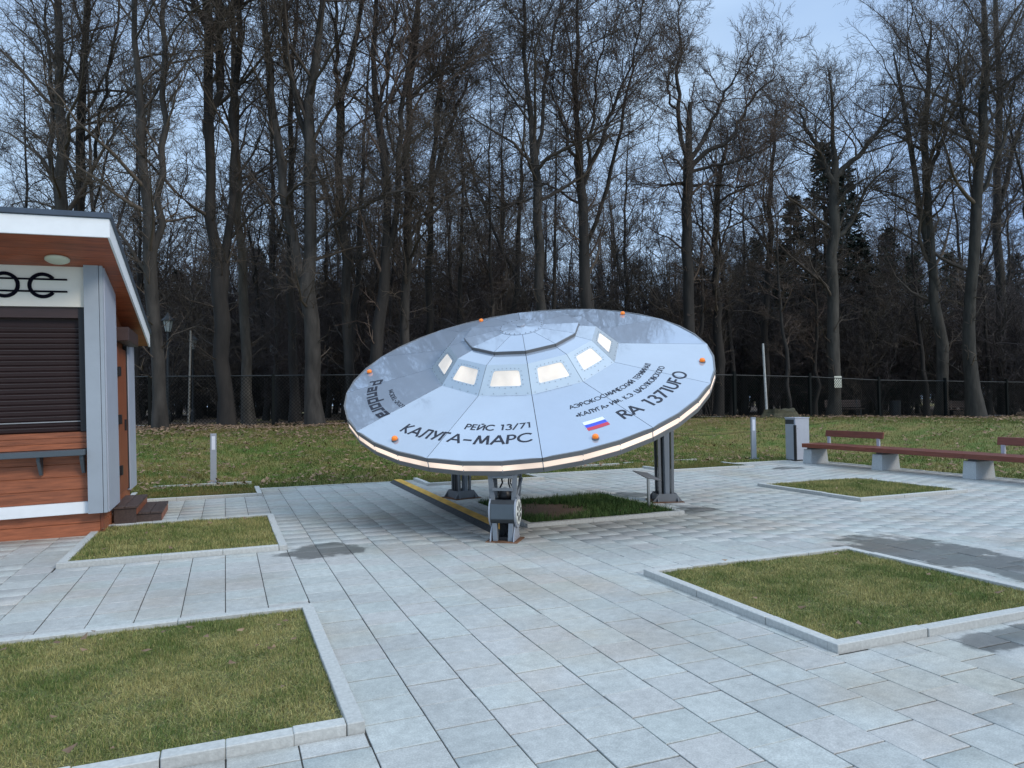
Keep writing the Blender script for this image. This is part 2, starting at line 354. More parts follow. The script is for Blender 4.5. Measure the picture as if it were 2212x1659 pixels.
bed = tag(MB().box(-7, PX, -4, PY, -.085, -.0065).build('paving', M['bed']), kind='structure')
LAWNS = {  # name: x0, x1, y0, y1
 'near_left': (-1.572, .630, 3.545, 5.820), 'mid_left': (-1.573, .636, 8.335, 10.86), 'under': (3.580, 5.985, 8.425, 10.70),
 'near_right': (3.565, 6.06, 3.435, 5.685), 'far_right': (9.14, 11.56, 8.285, 10.60),
 'notch_left': (-1.573, .610, 13.50, 14.70), 'notch_mid': (3.66, 6.16, 13.55, 14.70), 'notch_right': (9.25, 11.62, 13.55, 14.70)}
KIOSK = (-7, -1.46, 10.37, 13.1)
px_, py_ = .3175, .30
rects = []
ex = list(LAWNS.values())+[KIOSK]
for i in range(int(-6.4/px_), int(PX/px_)+1):
    x0, x1 = i*px_, (i+1)*px_; x1 = min(x1, PX-.07)
    off = 0 if i < 2 else ((i*.37) % 1)*py_
    j = -12
    while True:
        y0 = 3.395+off+(j-12)*py_; j += 1
        if y0 > PY: break
        y1 = min(y0+py_, PY-.07)
        if y1-y0 < .02: break
        pieces = [(x0, x1, y0, y1)]
        for (a, b, c, d) in ex:          # slabs are cut round the lawns and the kiosk
            nxt = []
            for r in pieces:
                if min(r[1], b) <= max(r[0], a) or min(r[3], d) <= max(r[2], c): nxt.append(r); continue
                if r[0] < a: nxt.append((r[0], a, r[2], r[3]))
                if r[1] > b: nxt.append((b, r[1], r[2], r[3]))
                m0, m1 = max(r[0], a), min(r[1], b)
                if r[2] < c: nxt.append((m0, m1, r[2], c))
                if r[3] > d: nxt.append((m0, m1, d, r[3]))
            pieces = nxt
        for r in pieces:
            if r[1]-r[0] > .02 and r[3]-r[2] > .02: rects.append((*r, i))
R = np.array([r[:4] for r in rects])
cen = np.stack([(R[:, 0]+R[:, 1])/2, (R[:, 2]+R[:, 3])/2, 0*R[:, 0]], -1)
X_, Y_, D_ = proj(cen)
front = D_ > .6
c4 = [np.stack([R[:, a], R[:, b], 0*R[:, 0]], -1) for a, b in ((0, 2), (1, 2), (1, 3), (0, 3))]
pc = [proj(c) for c in c4]
area = .5*abs(sum(pc[k][0]*pc[(k+1) % 4][1]-pc[(k+1) % 4][0]*pc[k][1] for k in range(4)))
inf = (X_ > 20) & (X_ < 2192) & (Y_ < 1650) & front
hid = ((cen[:, 0] < -1.3) & (cen[:, 1] > 10.3))
score = np.where(inf & ~hid, area, 0); near = set(np.argsort(-score)[:300].tolist())
def slab_geo(w_, d_, z0=0, tx=0, ty=0):
    g, b = .0036, .0022
    a, c = w_/2-g, d_/2-.0050
    v = []
    for s, z in ((0, -.03), (0, -b), (b, 0)):
        for sx, sy in ((-1, -1), (1, -1), (1, 1), (-1, 1)):
            v.append((sx*(a-s), sy*(c-s), z+z0+sx*tx+sy*ty))
    f = [(0, 1, 5, 4), (1, 2, 6, 5), (2, 3, 7, 6), (3, 0, 4, 7), (4, 5, 9, 8), (5, 6, 10, 9), (6, 7, 11, 10), (7, 4, 8, 11), (8, 9, 10, 11)]
    return v, f
cache = {}; jv, jf, jt = [], [], []
for n, (x0, x1, y0, y1, i) in enumerate(rects):
    cx, cy = (x0+x1)/2, (y0+y1)/2
    tz, tx, ty = rng.normal(0, .0012), rng.normal(0, .0006), rng.normal(0, .0006)
    if n in near:
        key = (round(x1-x0, 3), round(y1-y0, 3))
        if key not in cache:
            v, f = slab_geo(*key); cache[key] = MB().add(v, f).mesh('paving_slab'); cache[key].materials.append(M['paving'])
        o = link('paving_slab', cache[key], None, bed, (cx, cy, tz)); o.rotation_euler = (ty*4, tx*4, rng.normal(0, .002))
    else:
        v, f = slab_geo(x1-x0, y1-y0, tz, tx, ty); o_ = len(jv)
        jv += [(a+cx, b+cy, c) for a, b, c in v]; jf += [[q+o_ for q in ff] for ff in f]; jt += [rng.random()]*len(v)
jf = np.array(jf); me = npmesh('paving_slab', jv, jf.reshape(-1), np.full(len(jf), 4), tone=jt)
tag(link('paving_slab', me, M['paving'], bed), kind='stuff')

# kerbs: stones laid end to end
kcache = {}
def kerb_run(parent, p0, p1, w_, h, inward, lens=None):
    p0, p1 = np.array(p0, float), np.array(p1, float); Lg = np.linalg.norm(p1-p0); d = (p1-p0)/Lg
    s = 0; k = 0
    while s < Lg-.01:
        l = (lens[k] if lens and k < len(lens) else random.choice((.95, .95, .8, .6))); l = min(l, Lg-s)
        if Lg-s-l < .12: l = Lg-s
        key = (round(l, 3), round(w_, 3), round(h, 3))
        if key not in kcache:
            kcache[key] = MB().box(.0015, key[0]-.0015, 0, w_, -.10, h).mesh('kerb_stone', bevel=.004); kcache[key].materials.append(M['kerb'])
        o = link('kerb_stone', kcache[key], None, parent)
        q = p0+d*s; ang = math.atan2(d[1], d[0])
        o.location = (q[0]+rng.normal(0, .0015), q[1]+rng.normal(0, .0015), rng.normal(0, .002)); o.rotation_euler = (rng.normal(0, .006), rng.normal(0, .002), ang+rng.normal(0, .003))
        s += l; k += 1
KW = .085
kerb = tag(empty('kerb', (0, 0, 0)), kind='structure')
def kerb_ring(x0, x1, y0, y1, h=.052, sides='SENW', lens={}):
    # each run lies inside the rectangle, on its left-hand side
    if 'S' in sides: kerb_run(kerb, (x0, y0), (x1-KW, y0), KW, h, 1, lens.get('S'))
    if 'E' in sides: kerb_run(kerb, (x1, y0), (x1, y1-KW*('N' in sides)), KW, h, 1, lens.get('E'))
    if 'N' in sides: kerb_run(kerb, (x1, y1), (x0+KW, y1), KW, h, 1, lens.get('N'))
    if 'W' in sides: kerb_run(kerb, (x0, y1), (x0, y0+KW), KW, h, 1, lens.get('W'))
kerb_ring(*LAWNS['near_left'], lens={'S': [.95, .35, .27, .30]})
kerb_ring(*LAWNS['mid_left']); kerb_ring(*LAWNS['under']); kerb_ring(*LAWNS['near_right']); kerb_ring(*LAWNS['far_right'])
for k in ('notch_left', 'notch_mid', 'notch_right'): kerb_ring(*LAWNS[k], sides='SEW')
for a, b in ((-7, -1.58), (.615, 3.655), (6.165, 9.245), (11.625, PX)):
    kerb_run(kerb, (a, PY-.07), (b, PY-.07), .07, .012, 1)
kerb_run(kerb, (PX, -4), (PX, PY-.07), .07, .012, 1)
for (xa, xb, yy) in ((-1.3, .5, 15.55), (7.6, 9.1, 15.5), (9.3, 11.5, 15.6)):      # old kerb lines half sunk in the grass
    kerb_run(kerb, (xa, yy), (xb, yy), .07, float(T(xa, yy))+.04, 1)

# ------------------------------------------------------------------ grass
def blades(n, sampler, hgt, wid, lean, zf, toneoff=0., tonefn=None):
    x, y = sampler(n); n = len(x); z = zf(x, y)
    a = rng.random(n)*2*PI; h = hgt*(.55+.75*rng.random(n)); l = lean*rng.random(n)*h*1.6; a2 = rng.random(n)*2*PI
    wx, wy = np.cos(a)*wid/2, np.sin(a)*wid/2
    V = np.empty((n, 3, 3)); V[:, 0] = np.stack([x-wx, y-wy, z-.004], -1); V[:, 1] = np.stack([x+wx, y+wy, z-.004], -1)
    V[:, 2] = np.stack([x+np.cos(a2)*l, y+np.sin(a2)*l, z+np.sqrt(np.maximum(h*h-l*l*.6, (h*.3)**2))], -1)
    t = np.clip(rng.random(n)+toneoff, 0, 1)
    if tonefn is not None: t = np.clip(t+tonefn(x, y), 0, 1)
    return V.reshape(-1, 3), np.repeat(t, 3)
def rect_s(x0, x1, y0, y1): return lambda n: (x0+(x1-x0)*rng.random(n), y0+(y1-y0)*rng.random(n))
def lumps(x, y): return .5+.5*np.sin(x*7.3+np.sin(y*5.1)*1.7)*np.sin(y*6.7+np.sin(x*4.3)*1.5)
def lawn_patch(key, n, hgt=.032, wid=.0032, lean=.9, m='grass', bare=None):
    x0, x1, y0, y1 = LAWNS[key]; q = KW
    x0, x1, y0 = x0+q, x1-q, y0+q; y1 = y1-(q if y1 < 14 else 0)
    xs = np.linspace(x0, x1, 30); ys = np.linspace(y0, y1, 30); A, B = np.meshgrid(xs, ys)
    zf = lambda x, y: .022+.008*lumps(x, y)
    Zs = zf(A, B)-.004; ii = np.arange(900).reshape(30, 30)
    fi = np.stack([ii[:-1, :-1], ii[:-1, 1:], ii[1:, 1:], ii[1:, :-1]], -1).reshape(-1)
    base = tag(link('lawn', npmesh('lawn', np.stack([A, B, Zs], -1).reshape(-1, 3), fi, np.full(len(fi)//4, 4), tone=np.full(900, .45), smooth=True), M['soilg'] if bare is None else M['soil']), kind='structure')
    V, t = blades(n, rect_s(x0, x1, y0, y1), hgt, wid, lean, zf)
    V = V.reshape(-1, 3, 3); c = V[:, 0]
    hmul = .45+1.0*(.6*lumps(c[:, 0]*1.3, c[:, 1]*1.3)+.4*lumps(c[:, 1]*3.1, c[:, 0]*2.7))
    V[:, 2, 2] = c[:, 2]+(V[:, 2, 2]-c[:, 2])*hmul
    keep = np.ones(len(V), bool)
    if bare is not None:
        bx, by, rx, ry = bare
        dd = ((c[:, 0]-bx)/rx)**2+((c[:, 1]-by)/ry)**2+.35*np.sin(c[:, 0]*9)*np.sin(c[:, 1]*11)
        keep = dd+rng.normal(0, .25, len(V)) > 1
    V = V[keep]; t = t.reshape(-1, 3)[keep].reshape(-1)
    n = len(V)
    tag(link('grass', npmesh('grass', V.reshape(-1, 3), np.arange(3*n), np.full(n, 3), tone=t), M[m]), kind='stuff')
M['soilg'] = mat('mossy_turf_soil', (.08, .09, .032), .95, var=.4, scale=25, coords='World', col2=(.13, .11, .05), bump=.4)
M['soil'] = mat('bare_brown_soil', (.10, .060, .036), .95, col2=(.17, .105, .065), scale=22, coords='World', bump=.5)
lawn_patch('near_left', 110000, .025, .0040, 1.35)
lawn_patch('near_right', 100000, .026, .0048, 1.3)
lawn_patch('mid_left', 38000, .038, .007, .9, m='grass')
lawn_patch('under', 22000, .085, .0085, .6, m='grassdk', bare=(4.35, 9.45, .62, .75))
lawn_patch('far_right', 26000, .045, .007, .7)
for k in ('notch_left', 'notch_mid', 'notch_right'): lawn_patch(k, 9000, .035, .009, .7, m='grassfar')
def big_s(n):
    x = -8+48*rng.random(n*3); y = 14.4+14*rng.random(n*3)
    far = (x > PX+.02) | (y > PY+.02)
    y = np.where(x > PX, 3+22*rng.random(n*3), y)
    fy = np.interp(x, [p[0] for p in FENCE], [p[1] for p in FENCE])
    P = np.stack([x, y, T(x, y)], -1); u, v, d = proj(P)
    ok = ((x > PX+.02) | (y > PY+.02)) & (y < fy+1.5) & (u > -60) & (u < 2270) & (d > 3)
    ok &= rng.random(n*3) < np.clip((13/np.maximum(d, 1))**1.5, .12, 1)
    return x[ok][:n], y[ok][:n]
V, t = blades(260000, big_s, .075, .012, .8, lambda x, y: Tn(x, y), tonefn=lambda x, y: .30*sstep((y-np.interp(x, [p[0] for p in FENCE], [p[1] for p in FENCE])+6)/5)-.22+.28*np.sin(x*.9+y*.5)*np.sin(y*.8))
n = len(V)//3
tag(link('grass', npmesh('grass', V, np.arange(3*n), np.full(n, 3), tone=t), M['grassfar']), kind='stuff')
# fallen leaves: small bent quads
def leaves(n, sampler, size, zf):
    x, y = sampler(n); n = len(x); z = zf(x, y)+.02+.035*rng.random(n)
    a = rng.random(n)*2*PI; s = size*(.5+rng.random(n)); V = np.empty((n, 4, 3))
    for k, (u, v_, h) in enumerate(((-.5, -.1, .1), (0, -.35, .0), (.5, .1, .25), (0, .35, .05))):
        V[:, k] = np.stack([x+s*(u*np.cos(a)-v_*np.sin(a)), y+s*(u*np.sin(a)+v_*np.cos(a)), z+s*h*(rng.random(n)*2)], -1)
    return V.reshape(-1, 3), np.repeat(rng.random(n), 4)
def big_leaf(n):
    x, y = big_s(n*4); fy = np.interp(x, [p[0] for p in FENCE], [p[1] for p in FENCE])
    k = (rng.random(len(x)) < .12+.75*sstep((y-fy+7.5)/6)*np.where(x < 10, 1, .3)+.10*(np.abs(y-PY-.1) < .3)) ; return x[k][:n], y[k][:n]
V1, t1 = leaves(12500, big_leaf, .095, lambda x, y: Tn(x, y)+.045)
def pl_(key, n): x0, x1, y0, y1 = LAWNS[key]; return leaves(n, rect_s(x0+.1, x1-.1, y0+.1, y1-.1), .05, lambda x, y: .035+0*x)
parts = [(V1, t1), pl_('near_left', 26), pl_('mid_left', 22), pl_('near_right', 12), pl_('under', 8), pl_('far_right', 8)]
V = np.concatenate([p[0] for p in parts]); t = np.concatenate([p[1] for p in parts]); n = len(V)//4
tag(link('fallen_leaves', npmesh('fallen_leaves', V, np.arange(4*n), np.full(n, 4), tone=t), M['leaf']), kind='stuff')
# ------------------------------------------------------------------ kiosk
kx, ky = -1.43, 10.35
K = tag(empty('kiosk', (kx, ky, 0), (0, math.radians(-1.2), 0)), 'brown wooden kiosk with a rolled-down dark shutter and white-edged sloping roof', 'kiosk')
def kb(x0, x1, y0, y1, z0, z1): return MB().box(x0-kx, x1-kx, y0-ky, y1-ky, z0, z1)
XL = -5.6
zs = lambda y: 3.384-.2*(y-10.15)          # underside of the sloping roof
def kslope(x0, x1, y0, y1, zl, drop=.002):   # box with a sloped top just under the soffit
    return MB().hexa([(a-kx, b-ky, c) for a, b, c in ((x0,y0,zl),(x1,y0,zl),(x1,y1,zl),(x0,y1,zl),(x0,y0,zs(y0)-drop),(x1,y0,zs(y0)-drop),(x1,y1,zs(y1)-drop),(x0,y1,zs(y1)-drop))])
kslope(XL, -1.475, 10.40, 13.60, 0).build('wall', M['darkbrown'], K)
for k in range(2):
    kb(XL, -1.462, 10.35, 10.39, .166*k+.002, .166*(k+1)-.002).build('plank', M['wood'], K, bevel=.004)
    kb(-1.47, -1.43, 10.395, 13.1, .166*k+.002, .166*(k+1)-.002).build('plank', M['wood'], K, bevel=.004)
kb(-1.460, -1.425, 10.348, 10.392, 0, .30).build('corner_board', M['doorwood'], K)
kb(XL, -1.562, 10.235, 10.35, .298, .442).build('white_skirting_board', M['whitepaint'], K, bevel=.004)
for k in range(4):
    kb(XL, -1.562, 10.285, 10.38, .444+k*.158, .600+k*.158).build('plank', M['wood'], K, bevel=.005)
for k in range(3):
    kb(XL, -1.562, 10.28, 10.38, 1.104+k*.070, 1.172+k*.070).build('plank', M['wood'], K, bevel=.004)
kb(XL, -1.575, 10.02, 10.28, 1.03, 1.10).build('shelf', M['slate'], K, bevel=.006)
for x in (-1.60, -2.05, -3.0, -3.9, -4.8):
    MB().prism([(x-kx, 10.283-ky, 1.028), (x-kx, 10.10-ky, 1.028), (x-kx, 10.10-ky, .985), (x-kx, 10.24-ky, .80), (x-kx, 10.283-ky, .80)], (1, 0, 0), .035).build('shelf_bracket', M['slate'], K)
sh = kb(XL, -1.60, 10.36, 10.39, 1.318, 2.70).build('shutter', M['shutter'], K)
zz = 1.318; k = 0
slatm = MB().add([(0, 0, 0), (4.0, 0, 0), (4.0, -.012, .012), (0, -.012, .012), (0, -.016, .05), (4.0, -.016, .05), (4.0, 0, .066), (0, 0, .066)],
                 [(0, 1, 2, 3), (3, 2, 5, 4), (4, 5, 6, 7), (7, 6, 1, 0), (0, 3, 4, 7), (1, 6, 5, 2)]).mesh('shutter_slat'); slatm.materials.append(M['shutter'])
lipm = MB().box(0, 4.0, -.017, -.010, .056, .062).mesh('slat_edge'); lipm.materials.append(M['bolt'])
while zz < 2.62:
    o = link('shutter_slat', slatm, None, sh, (XL-kx, 10.359-ky, zz))
    MBs = None
    zz += .069; k += 1
mm = MB()
for q in range(k): mm.box(XL-kx, -1.604-kx, 10.338-ky, 10.3425-ky, 1.318+.069*q+.050, 1.318+.069*q+.0545)
tag(mm.build('slat_sheen', mat('slat_edge_sheen', (.085, .075, .075), .4), sh), kind='stuff')  # sheen along the slats, put in as paler strips
kb(XL, -1.602, 10.328, 10.3375, 1.318+.121, 1.318+.133).build('bottom_bar_trim', M['shutterlip'], sh)
kb(-1.640, -1.562, 10.26, 10.38, 1.318, 2.868).build('shutter_guide', M['black'], K)
kb(XL, -1.642, 10.27, 10.38, 2.735, 2.866).build('shutter_box', M['darkbrown'], K)
SB = kslope(XL, -1.562, 10.225, 10.30, 2.868).build('sign_board', M['signwhite'], K)
# front corner column
def sl2(x0, x1, y0, y1, zl, m, n='column_cladding', bev=0): return kslope(x0, x1, y0, y1, zl).build(n, m, K)
sl2(-1.560, -1.398, 10.150, 10.22, .30, M['greycol']); sl2(-1.392, -1.352, 10.155, 10.22, .30, M['greycol'])
sl2(-1.386, -1.340, 10.222, 11.20, .30, M['greycol_lit']); sl2(-1.51, -1.39, 10.222, 11.19, .30, M['greycol'])
# side wall, door, rear column
for k in range(4): sl2(-1.462, -1.442, 11.22+.36*k, 11.575+.36*k, .33, M['doorwood'], 'door_plank' if 0 else 'plank')
kb(-1.44, -1.395, 12.735, 12.80, .33, 2.57).build('door_frame', M['black'], K)
D = kb(-1.44, -1.405, 11.30, 12.73, .34, 2.50).build('door', M['doorwood'], K, bevel=.006)
for z in (.62, 1.36, 2.06): kb(-1.404, -1.366, 11.72, 11.84, z, z+.14).build('hinge', M['black'], D, bevel=.006)
kb(-1.404, -1.38, 12.40, 12.46, 1.25, 1.42).build('handle', M['black'], D)
sl2(-1.44, -1.38, 12.80, 13.62, .30, M['greycol_lit'])
kb(-1.41, -1.245, 11.70, 12.95, 2.575, 2.775).build('door_shutter_box', M['darkbrown'], K, bevel=.006)
# roof
ny_ = 9; y0r, y1r = 9.29, 13.78
for k in range(ny_*2+4):
    n_ = ny_*2+4; a = y0r+(y1r-y0r)*k/n_+.0015; b = y0r+(y1r-y0r)*(k+1)/n_-.0015
    MB().hexa([(x-kx, y-ky, zs(y)+dz) for dz in (0, .02) for x, y in ((XL-.3, a), (-1.172, a), (-1.172, b), (XL-.3, b))]).build('soffit_board', M['soffit'], K)
MB().box(XL-.3-kx, -1.15-kx, 9.262-ky, 9.288-ky, zs(9.27)-.012, zs(9.27)+.205).build('fascia', M['whitepaint'], K, bevel=.004)
MB().hexa([(x-kx, y-ky, zs(y)+dz) for dz in (-.012, .205) for x, y in ((-1.172, 9.29), (-1.148, 9.29), (-1.148, 13.80), (-1.172, 13.80))]).build('fascia', M['whitepaint'], K)
MB().hexa([(x-kx, y-ky, zs(y)+dz) for dz in (.0225, .20) for x, y in ((XL-.3, 9.29), (-1.174, 9.29), (-1.174, 13.78), (XL-.3, 13.78))]).build('roof_deck', M['darkbrown'], K)
MB().hexa([(x-kx, y-ky, zs(y)+dz) for dz in (.207, .262) for x, y in ((XL-.3, 9.235), (-1.125, 9.235), (-1.125, 13.83), (XL-.3, 13.83))]).build('roof', M['roofmetal'], K)
lz = zs(9.97)
lb = MB().lathe([(.085, .0), (.10, -.006), (.098, -.02), (.08, -.032), (.045, -.04), (.004, -.042)], 28)
lm = lb.build('ceiling_lamp', M['lampglass'], K, smooth=True, loc=(-1.80-kx, 9.97-ky, lz)); lm.scale = (1.33, 1.33, 1.3); lm.rotation_euler = (-.197, 0, 0)
# lettering on the sign board: the last two letters with two rails through them
yl = 10.2245-ky
def flat_stroke(pts, wd, th=.012, z=0.):   # strip in the x-z plane
    P = [np.array(p, float) for p in pts]; m = MB(); Lf, Rt = [], []
    for i, p in enumerate(P):
        t = P[min(i+1, len(P)-1)]-P[max(i-1, 0)]; t /= np.linalg.norm(t); q = np.array([-t[1], t[0]])*wd/2
        Lf.append(p+q); Rt.append(p-q)
    for i in range(len(P)-1):
        m.hexa([(a[0], yy, a[1]) for yy in (yl-z, yl-th-z) for a in (Lf[i], Rt[i], Rt[i+1], Lf[i+1])])
    return m
cx_ = -2.005-kx; zc = 3.125
flat_stroke([(cx_+.138*math.cos(a), zc+.138*math.sin(a)) for a in np.linspace(math.radians(38), math.radians(322), 34)], .042).build('letter', M['signink'], SB)
flat_stroke([(cx_-.395+.138*math.cos(a), zc+.138*math.sin(a)) for a in np.linspace(0, 2*PI, 40)], .042).build('letter', M['signink'], SB)
for dz in (.077, -.073): flat_stroke([(-3.1-kx, zc+dz), (-1.745-kx, zc+dz)], .021, z=.001).build('sign_rail', M['signink'], SB)
# wooden steps at the side door
stp = tag(empty('wooden_steps', (-1.16, 11.8, 0)), 'low dark wooden deck steps leading up to the side door of the kiosk', 'steps')
def sb(x0, x1, y0, y1, z0, z1, m='stepwood', n='plank', p=stp): return MB().box(x0+1.16, x1+1.16, y0-11.8, y1-11.8, z0, z1).build(n, M[m], p, bevel=.003)
for k in range(2): sb(-1.13+.155*k, -.98+.155*k, 11.24, 12.42, .105, .135)
for k in range(2): sb(-1.42+.155*k, -1.27+.155*k, 11.00, 12.42, .225, .255)
sb(-1.40, -.835, 11.26, 11.285, 0, .104, n='riser'); sb(-1.40, -1.13, 11.02, 11.045, .0, .224, n='riser')
sb(-.85, -.83, 11.286, 12.41, 0, .104, n='riser', m='doorwood'); sb(-1.135, -1.12, 11.05, 12.41, .136, .224, n='riser', m='doorwood')

# ------------------------------------------------------------------ flying saucer
UC = np.array([4.13, 9.674, 2.103]); un = np.array([-.293, -.389, 1.]); un /= np.linalg.norm(un)
ua = np.cross(un, [0, 1, 0]); ua /= np.linalg.norm(ua); ub = np.cross(un, ua); PHI = 5.342681519661639
UR, RB, HB, RW, HW = 2.688, 1.387, .203, 1.075, .509
U = tag(empty('flying_saucer', (4.13, 9.674, 0)), 'silver flying saucer model with lit windows, tilted on three grey legs', 'flying saucer')
O_ = np.array([4.13, 9.674, 0])
def up(k, r, z):                     # k in 30-degree sectors, metres from axis, metres along the axis
    th = PHI+k*PI/6
    return UC+r*(math.cos(th)*ua+math.sin(th)*ub)+z*un-O_
def hullz(k, r, ra=RB, za=HB, rb=UR, zb=0.):
    m = math.floor(k)+.5; d = r*math.cos((k-m)*PI/6); c = math.cos(PI/12)
    return za+(zb-za)*(d-ra*c)/((rb-ra)*c)
def gapk(r, g=.004): return g/(r*PI/6)
def facet(name, k, ra, za, rb, zb, m, th=.008, lift=0., outer=1, parent=U, g=.004):
    P = []
    for kk in (k+gapk(ra, g), k+1-gapk(ra, g)): P.append(up(kk, ra, za+lift))
    for q in range(outer, -1, -1):
        kk = k+q/outer
        if q == outer: kk -= gapk(rb, g)
        if q == 0: kk += gapk(rb, g)
        zq = hullz(min(max(kk, k+1e-6), k+1-1e-6), rb, ra, za, rb, zb)+lift
        P.append(up(kk, rb, zq))
    nn = np.cross(P[1]-P[0], P[2]-P[1]); nn /= np.linalg.norm(nn)
    if nn @ un < 0: nn = -nn
    return MB().prism(P, nn, th).build(name, m, parent)
for k in range(12):
    facet('hull_panel', k, RB, HB, UR, 0, M['hull'], outer=3)
    facet('upper_panel', k, .74, .576, RW, HW, M['hull'])
    facet('roof_panel', k, .325, .650, .83, .602, M['hull'], g=.003)
facs = MB()
for k in range(12):       # dark frame seen through the joints
    def ring(ra, za, rb, zb, d):
        facs.add([up(k, ra, za-d), up(k+1, ra, za-d), up(k+1, rb, zb-d), up(k, rb, zb-d)], [(0, 1, 2, 3)])
    ring(RB, HB, UR*.996, 0, .012); ring(RW, HW, RB, HB, .022); ring(.74, .576, RW, HW, .012); ring(.30, .650, .82, .602, .012)
    facs.add([up(k, UR*.99, -.175), up(k+1, UR*.99, -.175), up(k+1, 1.0, -.34), up(k, 1.0, -.34)], [(0, 1, 2, 3)])
    facs.add([up(k, 1.0, -.34), up(k+1, 1.0, -.34), up(0, 0, -.38)], [(0, 1, 2)])
facs.build('hull_frame', M['seam'], U)
# roof cap edge, centre disc
for k in range(12):
    P = [up(k+gapk(.835), .836, .598), up(k+1-gapk(.835), .836, .598), up(k+1-gapk(.835), .836, .556), up(k+gapk(.835), .836, .556)]
    nn = np.cross(P[1]-P[0], P[2]-P[1]); nn /= np.linalg.norm(nn); mid = (P[0]+P[1])/2-(UC-O_+un*.57)
    if nn @ mid < 0: nn = -nn
    MB().prism(P, nn, .02).build('roof_edge_trim', M['trim'], U)
axs = (ua, ub, un)
cd_ = MB().lathe([(.322, .645), (.322, .655), (.02, .672)], 24, c=UC-O_, axes=axs).build('centre_disc', M['hull'], U)
MB().lathe([(.062, .668), (.062, .684), (.05, .686)], 6, c=UC-O_, axes=axs).build('hatch_nut', M['alu'], cd_)
MB().lathe([(.048, .686), (.048, .689)], 6, c=UC-O_, axes=axs).build('hatch_cover', M['hull'], cd_)
bb = MB()
for q in range(24): bb.lathe([(.006, .658), (.006, .664)], 6, c=UC-O_+.30*(math.cos(q*PI/12)*ua+math.sin(q*PI/12)*ub), axes=axs)
tag(bb.build('bolt', M['bolt'], cd_), kind='stuff')
# rim: grey trim, glowing strip, grey trim; 36 chords, panels of three
def rimseg(name, k, z0, z1, m, inset=0., g=.004, thick=.02, r1=None, parent=U):
    mb = MB(); r0 = UR-inset; r1 = r0 if r1 is None else r1
    for q in range(3):
        ka, kb_ = k+q/3+(gapk(UR, g) if q == 0 else 0), k+(q+1)/3-(gapk(UR, g) if q == 2 else 0)
        mb.hexa([up(ka, r1, z1), up(kb_, r1, z1), up(kb_, r1-thick, z1), up(ka, r1-thick, z1), up(ka, r0, z0), up(kb_, r0, z0), up(kb_, r0-thick, z0), up(ka, r0-thick, z0)])
    return mb.build(name, m, parent)
for k in range(12):
    rimseg('rim_trim', k, .0, -.055, M['trim'])
    st = rimseg('light_strip', k, -.055, -.130, M['strip'], inset=.010, g=.006)
    rimseg('rim_trim', k, -.130, -.194, M['trim'], r1=UR-.012)
    mb = MB()
    for q in (0, 1, 2):
        kk = k+q/3
        if q:
            for z in (-.053, -.126): mb.hexa([up(kk+s*.0022, r, z+dz) for dz in (-.014, .012) for s, r in ((-1, UR-.012), (1, UR-.012), (1, UR+.003), (-1, UR+.003))])
        else: mb.hexa([up(kk+s*.0035, r, z) for z in (-.128, -.050) for s, r in ((-1, UR-.016), (1, UR-.016), (1, UR-.004), (-1, UR-.004))])
    mb.build('strip_clip', M['boltl'] if 0 else M['alu'], st)
# cockpit windows
def win_panel(k):
    A = up(k+gapk(RB), RB, HB); B = up(k+1-gapk(RB), RB, HB); Cc = up(k+1-gapk(RW), RW, HW); Dd = up(k+gapk(RW), RW, HW)
    o = (A+B)/2; X = (B-A)/np.linalg.norm(B-A); Yv = (Cc+Dd)/2-o; Hh = np.linalg.norm(Yv); Yv /= Hh; Nn = np.cross(X, Yv)
    if Nn @ un < 0 or Nn @ (o-(UC-O_)) < 0: Nn = -Nn
    wb, wt = np.linalg.norm(B-A)/2, np.linalg.norm(Cc-Dd)/2
    out_ = [(-wb, 0), (wb, 0), (wt, Hh), (-wt, Hh)]
    ib = [(-.215, .125), (.215, .125), (.172, Hh*.80), (-.172, Hh*.80)]
    inner = []; rr = .035
    for i, c in enumerate(ib):
        c = np.array(c); p = np.array(ib[i-1])-c; q = np.array(ib[(i+1) % 4])-c; p /= np.linalg.norm(p); q /= np.linalg.norm(q)
        for t in np.linspace(0, 1, 5):
            inner.append(c+rr*(p*(1-t)**2+q*t**2)*1.0)
    to3 = lambda p, h=0.: o+X*p[0]+Yv*p[1]+Nn*h
    V = [to3(p) for p in out_]+[to3(p) for p in inner]+[to3(p, -.012) for p in inner]+[to3(p, -.012) for p in out_]
    fs = []
    for i in range(4):
        b = 4+5*i
        for j in range(4): fs.append((i, b+j+1, b+j))
        nb = 4+5*((i+1) % 4); fs.append((i, (i+1) % 4, nb, b+4))
        fs.append((i, 24+20+i, 44+(i+1) % 4, (i+1) % 4))
    for j in range(20): fs.append((4+j, 4+(j+1) % 20, 24+(j+1) % 20, 24+j))
    fr = MB().add(V, fs).build('window_panel', M['hullw'], U)
    P = [to3(p, -.006) for p in inner]
    MB().prism(P, Nn, .003).build('window_pane', M['pane'], fr)
    bm_ = MB(); pts = []
    for i in range(4):
        a, b = np.array(ib[i]), np.array(ib[(i+1) % 4]); c0 = np.array((0, Hh*.46)); nseg = 7 if i % 2 == 0 else 4
        for j in range(nseg):
            p = a+(b-a)*(j+.5)/nseg; dd = p-c0; pts.append(p+dd/np.linalg.norm(dd)*.028)
    for j in range(5): pts.append((-wb*.86+2*wb*.86*j/4, .022))
    for p in pts:
        c = to3(p); bm_.lathe([(.0052, -.001), (.0052, .006)], 5, c=c, axes=(X, Yv, Nn))
    tag(bm_.build('bolt', M['bolt'], fr), kind='stuff')
for k in range(12): win_panel(k)
